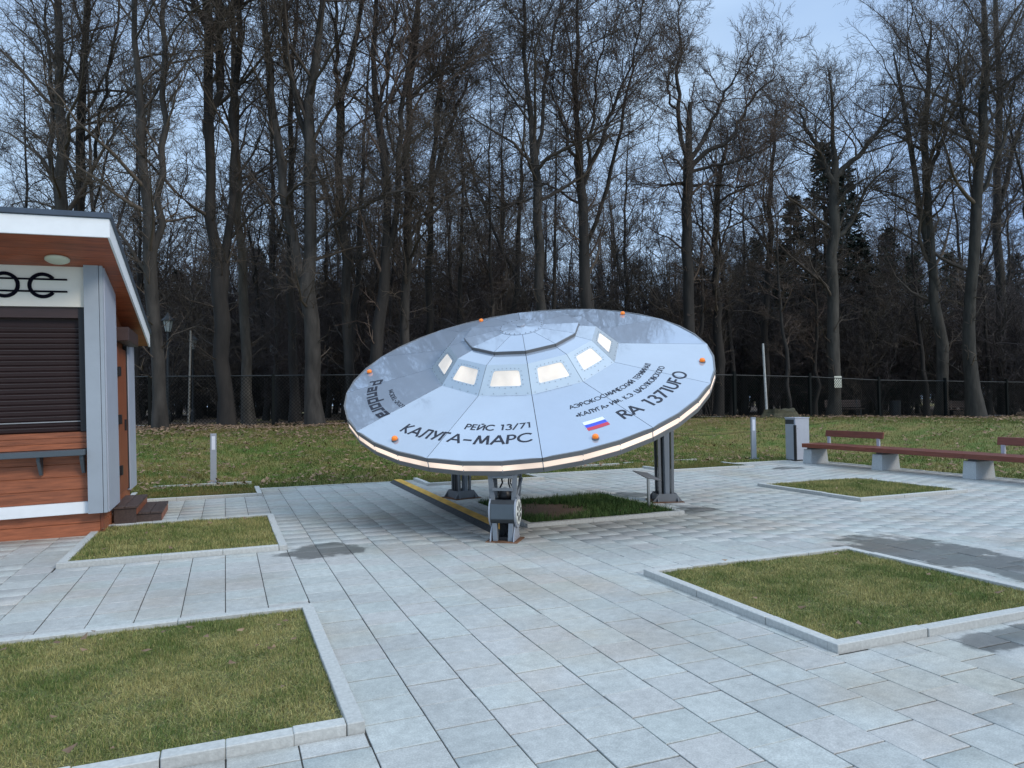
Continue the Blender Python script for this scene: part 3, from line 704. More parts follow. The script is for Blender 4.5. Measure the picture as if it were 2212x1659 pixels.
# beacons
for k in (.5, 2.5, 4.5, 6.5, 8.5, 10.5):
    z = hullz(k, 2.51); c = up(k, 2.51, z)
    b = MB().lathe([(.045, -.002), (.045, .009), (.039, .011)], 16, c=c, axes=axs).build('beacon', M['trim'], U)
    MB().lathe([(.037, .010), (.039, .024), (.035, .041), (.023, .051), (.005, .054)], 16, c=c, axes=axs).build('beacon_lens', M['amber'], b, smooth=True)

# stroke lettering laid on the hull along arcs round its axis
def arc(cx, cy, rx, ry, a0, a1, n=12): return [(cx+rx*math.cos(math.radians(a0+(a1-a0)*i/n)), cy+ry*math.sin(math.radians(a0+(a1-a0)*i/n))) for i in range(n+1)]
G = {  # Futura-like capitals: (advance, strokes) in cap-heights
 'К': (.62, [[(.06, 0), (.06, 1)], [(.54, 1), (.10, .50)], [(.12, .52), (.58, 0)]]), 'K': (.62, [[(.06, 0), (.06, 1)], [(.54, 1), (.10, .50)], [(.12, .52), (.58, 0)]]),
 'А': (.78, [[(.02, 0), (.39, 1)], [(.39, 1), (.76, 0)], [(.16, .33), (.62, .33)]]), 'A': (.78, [[(.02, 0), (.39, 1)], [(.39, 1), (.76, 0)], [(.16, .33), (.62, .33)]]),
 'Л': (.66, [[(0, .03), (.10, .05), (.16, .25), (.22, .96), (.60, .96)], [(.60, .96), (.60, 0)]]), 'У': (.60, [[(.02, 1), (.32, .38)], [(.60, 1), (.22, 0)]]),
 'Г': (.46, [[(.06, 0), (.06, .95), (.46, .95)]]), '–': (.62, [[(.03, .42), (.55, .42)]]), '-': (.42, [[(.05, .42), (.35, .42)]]),
 'М': (.90, [[(.06, 0), (.18, 1)], [(.18, .98), (.45, .12)], [(.45, .12), (.72, .98)], [(.72, 1), (.84, 0)]]),
 'M': (.90, [[(.06, 0), (.18, 1)], [(.18, .98), (.45, .12)], [(.45, .12), (.72, .98)], [(.72, 1), (.84, 0)]]),
 'Р': (.52, [[(.06, 0), (.06, 1)], [(.06, .95)]+arc(.26, .71, .22, .24, 90, -90, 8)+[(.06, .47)]]), 'P': (.52, [[(.06, 0), (.06, 1)], [(.06, .95)]+arc(.26, .71, .22, .24, 90, -90, 8)+[(.06, .47)]]),
 'С': (.80, [arc(.48, .5, .44, .46, 42, 318, 18)]), 'C': (.80, [arc(.48, .5, .44, .46, 42, 318, 18)]),
 'Е': (.50, [[(.46, .95), (.06, .95), (.06, .05), (.46, .05)], [(.06, .52), (.42, .52)]]), 'E': (.50, [[(.46, .95), (.06, .95), (.06, .05), (.46, .05)], [(.06, .52), (.42, .52)]]),
 'И': (.70, [[(.06, 1), (.06, 0)], [(.08, .06), (.62, .94)], [(.64, 1), (.64, 0)]]),
 'Й': (.70, [[(.06, 1), (.06, 0)], [(.08, .06), (.62, .94)], [(.64, 1), (.64, 0)], arc(.35, 1.20, .14, .09, 200, 340, 6)]),
 'О': (.98, [arc(.49, .5, .44, .46, 0, 360, 24)]), 'O': (.98, [arc(.49, .5, .44, .46, 0, 360, 24)]), 'D': (.72, [[(.06, .05), (.06, .95)]+arc(.22, .5, .42, .45, 90, -90, 10)+[(.06, .05)]]),
 'Э': (.74, [arc(.28, .5, .42, .46, 140, -140, 16), [(.30, .5), (.66, .5)]]),
 'Ч': (.58, [[(.06, 1), (.06, .62), (.14, .46), (.50, .46)], [(.52, 1), (.52, 0)]]), 'Т': (.54, [[(.0, .95), (.54, .95)], [(.27, .92), (.27, 0)]]),
 'Н': (.66, [[(.06, 0), (.06, 1)], [(.60, 0), (.60, 1)], [(.08, .5), (.58, .5)]]), 'Ц': (.72, [[(.06, 1), (.06, .05), (.66, .05), (.66, -.14)], [(.56, 1), (.56, .08)]]),
 'В': (.54, [[(.06, .52), (.06, .95)]+arc(.24, .74, .20, .21, 90, -90, 7), [(.06, .05)]+arc(.26, .28, .22, .24, -90, 90, 7)+[(.06, .52), (.06, .05)]]),
 'L': (.44, [[(.06, 1), (.06, .05), (.42, .05)]]), 'Ь': (.52, [[(.06, 1), (.06, .05)]+arc(.26, .28, .2, .23, -90, 90, 7)+[(.06, .51)]]),
 'Д': (.74, [[(.12, .08), (.22, .96), (.58, .96), (.58, .08)], [(0, -.12), (0, .05), (.70, .05), (.70, -.12)]]),
 'R': (.56, [[(.06, 0), (.06, 1)], [(.06, .95)]+arc(.26, .72, .22, .23, 90, -90, 8)+[(.06, .49)], [(.26, .48), (.55, 0)]]),
 '1': (.42, [[(.04, .93), (.27, .93), (.27, 0)]]), '3': (.60, [arc(.29, .73, .22, .23, 150, -80, 10), arc(.29, .27, .26, .25, 85, -155, 12)]),
 '7': (.58, [[(.03, .95), (.54, .95), (.18, 0)]]), '/': (.46, [[(.02, -.08), (.44, 1.06)]]), 'U': (.68, [[(.06, 1), (.06, .34)]+arc(.34, .33, .28, .29, 180, 360, 12)+[(.62, 1)]]),
 'F': (.50, [[(.06, 0), (.06, .95), (.48, .95)], [(.08, .50), (.44, .50)]]), '2': (.58, [arc(.29, .70, .23, .25, 165, -20, 10)+[(.06, .05), (.54, .05)]]), '0': (.62, [arc(.31, .5, .25, .46, 0, 360, 18)]),
 '«': (.40, [[(.20, .56), (.06, .36), (.20, .16)], [(.36, .56), (.22, .36), (.36, .16)]]), '»': (.40, [[(.06, .56), (.20, .36), (.06, .16)], [(.22, .56), (.36, .36), (.22, .16)]]),
 '.': (.24, [[(.06, .06), (.16, .06)]]), ' ': (.36, []), ',': (.2, [])}
def flatline(P, wd):
    P = [np.array(p, float) for p in P]; m = len(P); closed = np.linalg.norm(P[0]-P[-1]) < 1e-6
    Q = []
    for i in range(m-1):       # subdivide long runs so they follow the curve
        n_ = max(1, int(np.linalg.norm(P[i+1]-P[i])/.34)); Q += [P[i]+(P[i+1]-P[i])*j/n_ for j in range(n_)]
    Q.append(P[-1]); P = Q; m = len(P); Lf, Rt = [], []
    for i in range(m):
        a = P[i-1] if i > 0 else (P[-2] if closed else None); b = P[i+1] if i < m-1 else (P[1] if closed else None)
        t1 = (P[i]-a)/np.linalg.norm(P[i]-a) if a is not None else None; t2 = (b-P[i])/np.linalg.norm(b-P[i]) if b is not None else None
        if t1 is None: t1 = t2
        if t2 is None: t2 = t1
        t = t1+t2; t /= np.linalg.norm(t); q = np.array([-t[1], t[0]]); sc = 1/max(.45, q @ np.array([-t1[1], t1[0]]))
        Lf.append(P[i]+q*wd/2*sc); Rt.append(P[i]-q*wd/2*sc)
    return Lf, Rt
def lettering(text, k0, k1, rbase, cap, wd, gap=.10, width=None, glyphs=G, label=None, m='ink', slant=0.):
    adv = sum(glyphs[c][0]+gap for c in text)-gap; total = (k1-k0); mb = MB(); x = 0; ns = 0
    for c in text:
        a, st = glyphs[c]
        for s in st:
            Lf, Rt = flatline(s, wd); ns += 1; lift = .0016+.00025*(ns % 12)
            pts = []
            for p in Lf+Rt:
                kk = k0+total*(x+p[0]+slant*p[1])/adv; r = rbase-p[1]*cap
                pts.append(up(kk, r, hullz(kk, r)+lift))
            n_ = len(Lf); mb.add(pts, [(i, i+1, n_+i+1, n_+i) for i in range(n_-1)])
        x += a+gap
    o = mb.build('lettering', M[m], U)
    if label: o['label'] = label
    return o
lettering('КАЛУГА–МАРС', 2.42, 3.93, 2.352, .168, .155)
lettering('РЕЙС 13/71', 3.155, 3.935, 2.082, .108, .16)
lettering('RA 1371UFO', 4.885, 6.13, 2.358, .178, .165)
lettering('АЭРОКОСМИЧЕСКИЙ ТЕРМИНАЛ', 4.46, 6.20, 1.850, .078, .155)
lettering('«КАЛУГА» ИМ. К.Э. ЦИОЛКОВСКОГО', 4.47, 6.19, 2.040, .078, .155, gap=.08)
lettering('MODEL-2021', 1.33, 2.02, 2.030, .062, .16)
# heavy rounded lowercase word at the saucer's left edge
GP = {'P': (.80, [[(.12, -.02), (.12, .86), (.62, .86), (.62, .38), (.24, .38)]]), 'a': (.66, [[(.04, .60), (.52, .60), (.52, .10), (.12, .10), (.12, .34), (.44, .34)]]),
      'n': (.66, [[(.11, 0), (.11, .60), (.52, .60), (.52, 0)]]), 'd': (.70, [[(.56, .60), (.12, .60), (.12, .10), (.56, .10)], [(.56, .02), (.56, 1.0)]]),
      'o': (.68, [[(.34, .60), (.12, .60), (.12, .10), (.56, .10), (.56, .60), (.34, .60)]]), 'r': (.46, [[(.11, 0), (.11, .60), (.46, .60)]])}
lettering('Pandora', .83, 2.00, 2.352, .225, .17, gap=.04, glyphs=GP, slant=.18)
def flagbar(r0, r1, m, k0=4.485, k1=4.722):
    P = []
    for kk, r in [(k0+(k1-k0)*i/6, r0) for i in range(7)]+[(k1-(k1-k0)*i/6, r1) for i in range(7)]: P.append(up(kk, r, hullz(kk, r)+.003))
    MB().add(P, [(i, i+1, 12-i, 13-i) for i in range(6)]).build('stripe', M[m], FLG)
FLG = MB().add([up(kk, r, hullz(kk, r)+.0015) for kk, r in ((4.483, 2.168), (4.724, 2.168), (4.724, 2.352), (4.483, 2.352))], [(0, 1, 2, 3)]).build('flag', M['flagw'], U)
flagbar(2.170, 2.229, 'flagw'); flagbar(2.2305, 2.289, 'flagb'); flagbar(2.2905, 2.350, 'flagr')

# landing legs
def legspace(x, y, ang):
    e = empty('landing_leg', (x-4.13, y-9.674, 0), (0, 0, ang)); e.parent = U; return e
# front leg: local +x = along the drum (towards the right), local -y = outward (towards the viewer)
FA = math.atan2(-.52, .86)-math.radians(3)
Lg = legspace(3.035, 7.80, FA)
def hb(p8, name, m='leg', par=None, bev=.003): return MB().hexa(p8).build(name, M[m], par or Lg, bevel=bev)
def post(x0t, x1t, x0b, x1b, y0t, y1t, y0b, y1b, zb, zt, name='post', m='leg', par=None):
    return hb([(x0b,y0b,zb),(x1b,y0b,zb),(x1b,y1b,zb),(x0b,y1b,zb),(x0t,y0t,zt),(x1t,y0t,zt),(x1t,y1t,zt),(x0t,y1t,zt)], name, m, par)
yf, yb = -.10, .14
for sgn in (-1, 1):
    post(*sorted((sgn*.185, sgn*.125)), *sorted((sgn*.155, sgn*.095)), -.14, -.12, -.10, -.08, .46, .92)
    post(*sorted((sgn*.185, sgn*.150)), *sorted((sgn*.155, sgn*.120)), .20, .23, .12, .15, .46, 1.05)
    for (za, zb_) in ((.50, .70), (.72, .95)):
        MB().tube([(sgn*.150, -.10, za), (sgn*.165, .17, zb_)], .019, 6).build('brace', M['leg'], Lg)
post(-.124, .124, -.124, .124, -.135, -.115, -.135, -.115, .585, .62, 'cross_bar'); post(-.124, .124, -.124, .124, -.135, -.115, -.135, -.115, .73, .765, 'cross_bar')
post(-.149, .149, -.149, .149, .12, .14, .12, .14, .73, .765, 'cross_bar')
MB().lathe([(.075, .46), (.085, .52), (.07, .57), (.03, .60), (.005, .605)], 16, c=(-.01, .04, 0)).build('siren', M['black'], Lg, smooth=True)
MB().lathe([(.10, .40), (.11, .47), (.09, .475)], 16, c=(-.01, .04, 0)).build('siren_base', M['rubber'], Lg)
# drum housing, eight-sided section, axis along x
sec = [(-.10, .475), (-.165, .435), (-.175, .27), (-.13, .215), (.10, .215), (.15, .27), (.15, .435), (.10, .475)]
MB().prism([(-.14, y, z) for y, z in sec], (-1, 0, 0), .28).build('housing', M['slate'], Lg, bevel=.004)
for (ya, za, yb_, zb2) in ((-.163, .4365, -.102, .4755), (-.1335, .216, -.173, .262)):
    dy, dz = yb_-ya, zb2-za; ln_ = math.hypot(dy, dz); n2 = (dz/ln_, -dy/ln_) if za < .3 else (-dz/ln_, dy/ln_)
    o2 = .003; MB().hexa([(x, y+n2[0]*h_, z+n2[1]*h_) for h_ in (.001, o2) for x, y, z in ((-.139, ya, za), (.139, ya, za), (.139, yb_, zb2), (-.139, yb_, zb2))]).build('housing_band', M['rubber'], Lg)
for xh, th_ in ((-.07, .011), (.05, .009), (.085, .008)):
    MB().tube([(xh, .02, .47), (xh*1.3, .05, .56), (xh*.6, .06, .66), (xh*.9, .05, .78)], th_, 8).build('hose', M['black'], Lg)
# side plate and wheel emblem facing +x
pl = [(.02+.17*math.cos(a)*(1.0), .335+.185*math.sin(a)) for a in np.linspace(0, 2*PI, 25)[:-1]]
MB().prism([(.160, y-.03, z) for y, z in pl], (1, 0, 0), .018).build('side_plate', M['alu'], Lg)
MB().prism([(-.142, y-.03, z) for y, z in pl], (1, 0, 0), .018).build('side_plate', M['alu'], Lg)
wx = (np.array([0, 1., 0]), np.array([0, 0, 1.]), np.array([1., 0, 0]))
wc = np.array([.160, -.012, .335])
WH = MB().lathe([(.142, .0), (.142, .008), (.138, .010)], 32, c=wc, axes=wx).build('emblem_wheel', M['emblem'], Lg)
for q in range(8):
    a = q*PI/4+.2; c0 = wc+np.array([.0102, .085*math.cos(a), .085*math.sin(a)])
    rad = np.array([0, math.cos(a), math.sin(a)]); tan = np.array([0, -math.sin(a), math.cos(a)])
    P = [c0+rad*.042*math.cos(t)+tan*(.027 if q % 2 else .021)*math.sin(t) for t in np.linspace(0, 2*PI, 11)[:-1]]
    MB().prism(P, (1, 0, 0), .001).build('cutout', M['seam'], WH)
MB().prism([wc+np.array([.0102, .026*math.cos(t)+.004, .016*math.sin(t)]) for t in np.linspace(0, 2*PI, 9)[:-1]], (1, 0, 0), .001).build('cutout', M['trim'], WH)
for sgn in (-1, 1):
    post(*sorted((sgn*.125, sgn*.070)), *sorted((sgn*.115, sgn*.060)), -.15, -.06, -.15, -.08, .012, .216, 'strut', 'legl')
    MB().prism([(sgn*.140+(.0 if sgn > 0 else .008), y, z) for y, z in ((-.185, .012), (.15, .012), (.11, .11), (.05, .19), (-.09, .19), (-.14, .12))], (1, 0, 0), .012).build('gusset', M['alu'], Lg)
for (xa, xb) in ((-.03, .04), (.045, -.02)):
    MB().tube([(xa, -.02, .03), (xb, -.01, .215)], .012, 8).build('cylinder', M['black'], Lg)
MB().box(-.075, .075, .03, .045, .012, .214).build('back_plate', M['seam'], Lg)
MB().box(-.055, .055, -.10, .02, .012, .05).build('foot_block', M['black'], Lg)
MB().hexa([(-.20,-.19,0.001),(.18,-.20,.001),(.20,.17,.001),(-.18,.18,.001),(-.19,-.18,.013),(.17,-.19,.013),(.19,.16,.013),(-.17,.17,.013)]).build('base_plate', M['rust'], Lg)
# rear legs
def rear_leg(x, y, ang, ztop):
    Lr = legspace(x, y, ang)
    def pst(x0, x1, y0, y1, xt0, xt1, yt0, yt1, zb, zt, nm='post', m='leg'):
        return MB().hexa([(x0,y0,zb),(x1,y0,zb),(x1,y1,zb),(x0,y1,zb),(xt0,yt0,zt),(xt1,yt0,zt),(xt1,yt1,zt),(xt0,yt1,zt)]).build(nm, M[m], Lr, bevel=.003)
    pst(-.045, .045, -.15, -.10, -.062, .062, -.15, -.10, .10, ztop-.25, 'front_post', 'legl')
    pst(-.045, .045, .10, .15, -.062, .062, .10, .15, .10, ztop-.20, 'front_post')
    for s in (-1, 1):
        pst(*sorted((s*.078, s*.122)), -.13, -.10, *sorted((s*.095, s*.145)), -.13, -.10, .02, ztop, 'side_post', 'leg')
        pst(*sorted((s*.078, s*.122)), .08, .11, *sorted((s*.095, s*.145)), .08, .11, .02, ztop, 'side_post', 'leg')
        pst(*sorted((s*.062, s*.077)), -.099, .079, *sorted((s*.078, s*.094)), -.099, .079, .02, ztop, 'web', 'seam')
        MB().prism([(s*.165+(0 if s > 0 else .012), yy, z) for yy, z in ((-.24, .012), (.22, .012), (.13, .13), (-.15, .13))], (1, 0, 0), .012).build('gusset', M['leg'], Lr)
        MB().prism([(xx, s*.175, z) for xx, z in ((-.24, .012), (.24, .012), (.14, .135), (-.14, .135))], (0, 1, 0), .012).build('gusset', M['leg'], Lr)
    pst(-.03, .03, -.165, -.151, -.045, .045, -.165, -.151, .12, ztop*.62, 'cover_strip', 'legl')
    MB().box(-.22, .22, -.20, .20, ztop-.30, ztop-.02).build('top_plate', M['leg'], Lr)
    MB().box(-.25, .25, -.25, .23, .001, .013).build('base_plate', M['rust'], Lr)
rear_leg(6.52, 9.72, math.radians(-18), 2.55)
rear_leg(3.72, 11.62, math.radians(14), 2.45)
# ------------------------------------------------------------------ things on the square
CR = tag(empty('cable_ramp', (3.02, 8.02, 0), (0, 0, math.radians(-.9))), 'long low rubber cable ramp with a worn yellow top, running back beside the saucer', 'cable ramp')
rs = MB().prism([(0, .003, .001), (.085, .003, .055), (.245, .003, .055), (.30, .003, .001)], (0, -1, 0), .494).mesh('ramp_section'); rs.materials.append(M['rubber'])
ys = MB().box(.083, .235, .006, .494, .0552, .0605).mesh('yellow_strip', bevel=.001); ys.materials.append(M['yellow'])
bs = MB()
for q in range(3): bs.lathe([(.008, 0), (.008, .006)], 6, c=(.05, .09+.16*q, .027))
bs = bs.mesh('bolt'); bs.materials.append(M['bolt'])
for k in range(13):
    o = link('ramp_section', rs, None, CR, (0, .5*k, 0)); link('yellow_strip', ys, None, o)
    o2 = link('bolt', bs, None, o); o2['kind'] = 'stuff'

LC = tag(empty('information_lectern', (5.756, 8.992, 0)), 'small tilted information lectern on a steel post standing in the grass under the saucer', 'information board')
MB().tube([(0, 0, 0), (0, 0, .485)], .022, 14).build('post', M['steel'], LC, smooth=False)
MB().lathe([(.05, .02), (.05, .03)], 14).build('post_base', M['steel'], LC)
zz_ = lambda x, y: ((1560+x/6.91)/1.15732, (1060+y/6.91)/1.15732)
Bq = np.array([5.756, 8.992, 0])
Cn = [img(*zz_(150, 800), 10.42)-Bq, img(*zz_(400, 838), 10.66)-Bq, img(*zz_(655, 972), 10.60)-Bq, img(*zz_(385, 925), 10.36)-Bq]
nn = np.cross(Cn[1]-Cn[0], Cn[3]-Cn[0]); nn /= np.linalg.norm(nn); nn = nn if nn[2] > 0 else -nn
MB().prism(Cn, nn, .012).build('tilted_plate', M['trim'], LC)

BN = tag(empty('long_bench', (13.68, 9.6, 0)), 'long red-brown timber bench on square concrete blocks along the right edge of the paving', 'bench')
secs = [13.86, 11.77, 9.66, 7.55, 5.44]
for a, b in zip(secs[:-1], secs[1:]):
    for q in range(4):
        x0 = 13.36+q*.157
        MB().box(x0-13.68, x0+.150-13.68, b-9.6+.002, a-9.6-.002, .395, .495).build('seat_plank', M['benchwood'], BN, bevel=.006)
for c in (13.76, 11.72, 9.60, 7.49, 5.5):
    MB().hexa([(x-13.68, y-9.6, z) for z, s in ((0, 0), (.352, .03)) for x, y in ((13.40+s, c-.16+s*.5), (13.97-s, c-.16+s*.5), (13.97-s, c+.12-s*.5), (13.40+s, c+.12-s*.5))]).build('concrete_block', M['concrete'], BN, bevel=.008)
    MB().box(-.16, .16, c-9.6-.10, c-9.6+.08, .352, .394).build('bracket', M['trim'], BN)
for a, b in ((13.72, 12.03), (9.42, 7.72)):
    br_ = MB().hexa([(13.99-13.68+d, y-9.6, z) for z, d in ((.655, 0), (.812, .03)) for d, y in ((d, b), (d+.04, b), (d+.04, a), (d, a))]).build('backrest', M['benchwood'], BN, bevel=.006)
    for y in (a-.12, b+.12): MB().box(.30, .34, y-9.6-.035, y-9.6+.035, .42, .66).build('backrest_support', M['alul'], BN)

WB = tag(empty('litter_bin', (13.68, 14.39, 0)), 'tall grey metal litter bin beside the far end of the long bench', 'litter bin')
MB().box(0, .46, 0, .36, .03, 1.10).build('body', M['alul'], WB, bevel=.004)
MB().box(-.008, -.001, .055, .345, .05, .93).build('door', M['alu'], WB)
MB().box(-.006, .004, .05, .35, .95, 1.07).build('opening', M['seam'], WB)
MB().box(-.02, .018, -.018, .05, .0, .93).build('corner_post', M['black'], WB)
MB().box(-.012, .475, -.012, .372, 1.10, 1.125).build('lid', M['alul'], WB, bevel=.004)
MB().box(.02, .44, .02, .34, 0, .03).build('plinth', M['black'], WB)
MB().lathe([(.012, 0), (.012, .006)], 10, c=(.07, -.001, .84), axes=(np.array([1., 0, 0]), np.array([0, 0, 1.]), np.array([0, -1., 0]))).build('lock', M['steel'], WB)

def bollard(x, y, h, wd, lab, rz):
    z = float(T(x, y)); b = tag(empty('bollard_light', (x, y, z-.01), (0, 0, rz)), lab, 'bollard', 'square bollard lights in the lawn')
    MB().box(-wd/2, wd/2, -wd*.35, wd*.35, 0, h).build('post', M['alu'], b, bevel=.004)
    MB().box(-wd*.28, wd*.28, -wd*.35-.006, -wd*.35-.001, h*.68, h*.95).build('diffuser', M['bolll'], b)
    MB().box(-wd*.9, wd*.9, -wd*.6, wd*.6, 0, .022).build('base_plate', M['alu'], b)
bollard(-.222, 15.83, 1.02, .118, 'grey bollard light in the lawn to the left of the saucer, near the kiosk', 0.02)
bollard(13.20, 15.42, 1.12, .125, 'grey bollard light in the lawn just left of the litter bin', -.35)

# ------------------------------------------------------------------ fence
def fence_pt(xd):
    dx, dy = at(xd, 1.0)
    for (x0, y0), (x1, y1) in zip(FENCE[:-1], FENCE[1:]):
        Am = np.array([[dx, -(x1-x0)], [dy, -(y1-y0)]]); s, t = np.linalg.solve(Am, [x0, y0])
        if -1e-6 <= t <= 1+1e-6 and s > 0: return dx*s, dy*s
    raise ValueError(xd)
FN = tag(empty('chain_link_fence', (10, 24.2, float(T(10, 24.2)))), 'dark green chain-link fence running between the lawn and the wood', 'fence')
fo = np.array([10, 24.2, float(T(10, 24.2))])
fx = [60, 323, 590, 857, 1110, 1350, 1586, 1749, 1898, 2041, 2174, 2295]
FP = []
for i, xd in enumerate(fx):
    x, y = fence_pt(xd); z = float(Tn(x, y)); FP.append(np.array([x, y, z])); p = FP[-1]-fo
    ex_ = .14 if i > 5 else .03; ww = .055 if i > 5 else .045
    ps = MB().box(p[0]-ww, p[0]+ww, p[1]-ww, p[1]+ww, p[2]-.25, p[2]+1.80+ex_).build('fence_post', M['fence'], FN)
for a, b in zip(FP[:-1], FP[1:]):
    A, B = a-fo, b-fo; Ln = np.linalg.norm((B-A)[:2])
    MB().tube([A+[0, 0, 1.78], B+[0, 0, 1.78]], .022, 6).build('top_rail', M['rail'], FN)
    MB().tube([A+[0, 0, .06], B+[0, 0, .06]], .02, 6).build('bottom_rail', M['fence'], FN)
    pt_ = .125; H = 1.70; segs = []
    n_ = int((Ln+H)/pt_)
    for q in range(n_):
        for sgn in (1, -1):
            u0 = -H+q*pt_ if sgn > 0 else q*pt_; u1 = u0+sgn*H; z0, z1 = .07, .07+H
            lo, hi = sorted((u0, u1))
            t0, t1 = 0., 1.
            for lim, side in ((0, -1), (Ln, 1)):
                f0, f1 = (u0-lim)*side, (u1-lim)*side
                if f0 > 0 and f1 > 0: t1 = -1
                elif f0 > 0: t0 = max(t0, f0/(f0-f1))
                elif f1 > 0: t1 = min(t1, f0/(f0-f1))
            if t1 <= t0+.02: continue
            segs.append((u0+(u1-u0)*t0, z0+H*t0, u0+(u1-u0)*t1, z0+H*t1, sgn))
    d = (B-A)/Ln; V = []; nrm = np.array([-d[1], d[0], 0]); 
    for (ua_, za_, ub_, zb_, sg) in segs:
        for (u_, z_) in ((ua_, za_), (ub_, zb_)):
            c = A+d*u_+np.array([0, 0, z_]); r_ = .009
            V += [c+nrm*r_, c-nrm*r_*.5+d*r_*.9, c-nrm*r_*.5-d*r_*.9]
    nS = len(segs); base = np.arange(nS)[:, None, None]*6
    fc = np.array([[0, 1, 4, 3], [1, 2, 5, 4], [2, 0, 3, 5]])[None]+base
    link('chain_link_panel', npmesh('chain_link_panel', V, fc.reshape(-1), np.full(3*nS, 4)), M['fence'], FN)

# ------------------------------------------------------------------ trees
def norm(a): return a/np.maximum(np.linalg.norm(a, axis=-1, keepdims=True), 1e-9)
def resample(P, R, m, wob=0.):
    P = np.array(P, float); R = np.array(R, float); s = np.concatenate([[0], np.cumsum(np.linalg.norm(np.diff(P, axis=0), axis=1))])
    t = np.linspace(0, s[-1], m); Q = np.stack([np.interp(t, s, P[:, i]) for i in range(3)], -1)
    if m > 4:      # soften the corners
        Q[1:-1] = .25*Q[:-2]+.5*Q[1:-1]+.25*Q[2:]
    if wob: Q[1:-1, :2] += rng.normal(0, wob, (m-2, 2))
    return Q, np.interp(t, s, R)
def tubes(P, R, n):
    N_, m = P.shape[:2]; t = norm(np.gradient(P, axis=1)); ref = norm(rng.normal(size=(N_, 1, 3))*.3+np.array([1., .2, .1]))
    ref = np.where(np.abs((t*ref).sum(-1, keepdims=True)) > .92, np.array([0, 1., 0]), ref)
    u = norm(np.cross(t, ref)); v = np.cross(t, u); a = np.arange(n)*2*PI/n
    V = P[:, :, None]+R[:, :, None, None]*(np.cos(a)[:, None]*u[:, :, None]+np.sin(a)[:, None]*v[:, :, None])
    idx = np.arange(N_*m*n).reshape(N_, m, n); nx_ = np.roll(idx, -1, axis=2)
    f = np.stack([idx[:, :-1], nx_[:, :-1], nx_[:, 1:], idx[:, 1:]], -1)
    return V.reshape(-1, 3), f.reshape(-1, 4)
def ribbons(P, R):          # the finest twigs: one narrow leaf of bark each
    d = norm(P[:, 1]-P[:, 0]); s = norm(np.cross(d, rng.normal(size=d.shape)))*1.25
    V = np.stack([P[:, 0]-s*R[:, :1], P[:, 0]+s*R[:, :1], P[:, 1]+s*R[:, 1:2], P[:, 1]-s*R[:, 1:2]], 1)
    return V.reshape(-1, 3), np.arange(4*len(P)).reshape(-1, 4)
def merge(parts):
    V, Fc, o = [], [], 0
    for v, f in parts: V.append(v); Fc.append(f+o); o += len(v)
    return np.concatenate(V), np.concatenate(Fc)
def spawn(P, R, k, t0, t1, ln, ang, rs_, m, upb, wob, lmin=0., angj=.25, taper=.22, tl=.55, rmin=.0):
    N_, mp_ = P.shape[:2]; t = t0+(t1-t0)*(np.arange(k)[None]+rng.random((N_, k)))/k; t = np.clip(t, 0, .995)
    f = t*(mp_-1); i = f.astype(int); fr = (f-i)[..., None]; ar = np.arange(N_)[:, None]
    p = P[ar, i]*(1-fr)+P[ar, i+1]*fr; tan = norm(P[ar, i+1]-P[ar, i]); r = R[ar, i]*(1-fr[..., 0])+R[ar, i+1]*fr[..., 0]
    q = rng.normal(size=(N_, k, 3)); perp = norm(q-(q*tan).sum(-1, keepdims=True)*tan)
    a = (ang+angj*rng.normal(size=(N_, k)))[..., None]
    d = norm(tan*np.cos(a)+perp*np.sin(a)+np.array([0, 0, upb])).reshape(-1, 3); p = p.reshape(-1, 3); t = t.reshape(-1); r = r.reshape(-1)
    L_ = np.asarray(ln(t)) if callable(ln) else ln*np.ones(len(t)); 
    if np.ndim(ln) == 0 and not callable(ln): L_ = L_*(1-tl*t)
    L_ = np.maximum(L_*(.55+.75*rng.random(len(t))), lmin); Q = [p]; st = L_/(m-1)
    for _ in range(m-1):
        Q.append(Q[-1]+d*st[:, None]); d = norm(d+rng.normal(size=d.shape)*wob+np.array([0, 0, upb*.45]))
    Q = np.stack(Q, 1); r0 = np.minimum(np.maximum(r*rs_*(.7+.5*rng.random(len(r))), rmin), L_*.022+.002)
    return Q, r0[:, None]*np.linspace(1, taper, m)[None]
def crown(stems, k1=24, k2=8, k3=7, k4=4, t0=.3, len1=5., up1=.12, ang1=.85, twigr=.0075, k1b=0, wob=.17, lower=1.0):
    """stems: list of (P (m,3), R (m,))"""
    big, mid, fine = [], [], []
    P = np.stack([s[0] for s in stems]); Rr = np.stack([s[1] for s in stems])
    f1 = lambda t: len1*(.35+.65*np.sin(np.clip((t-t0*.6)/(1.02-t0*.6), 0.05, 1)*PI*.75+.35))*np.where(t < .45, lower, 1)
    A, rA = spawn(P, Rr, k1, t0, 1., f1, ang1, .42, 7, up1, wob, rmin=.02)
    B, rB = spawn(A, rA, k2, .12, 1., len1*.42, .75, .5, 5, up1*.8, wob*1.2, rmin=.010)
    C_, rC = spawn(B, rB, k3, .1, 1., len1*.20, .75, .6, 3, .06, .2, rmin=twigr*.9)
    D_, rD = spawn(C_, rC, k4, .1, 1., len1*.095, .7, .7, 2, .05, .2, rmin=twigr*.7, taper=.6)
    X_, rX = spawn(P, Rr, int(k1*2.6), max(.08, t0-.2), 1., len1*.36, 1.1, .12, 5, .1, .28, rmin=twigr*1.1)    # small shoots on the stem itself
    Xd, rXd = spawn(X_, rX, 7, .15, 1., len1*.1, .7, .7, 2, .05, .2, rmin=twigr*.7, taper=.6)
    return merge([tubes(A, rA, 5), tubes(B, rB, 4), tubes(C_, rC, 3), ribbons(D_, rD), tubes(X_, rX, 3), ribbons(Xd, rXd)])
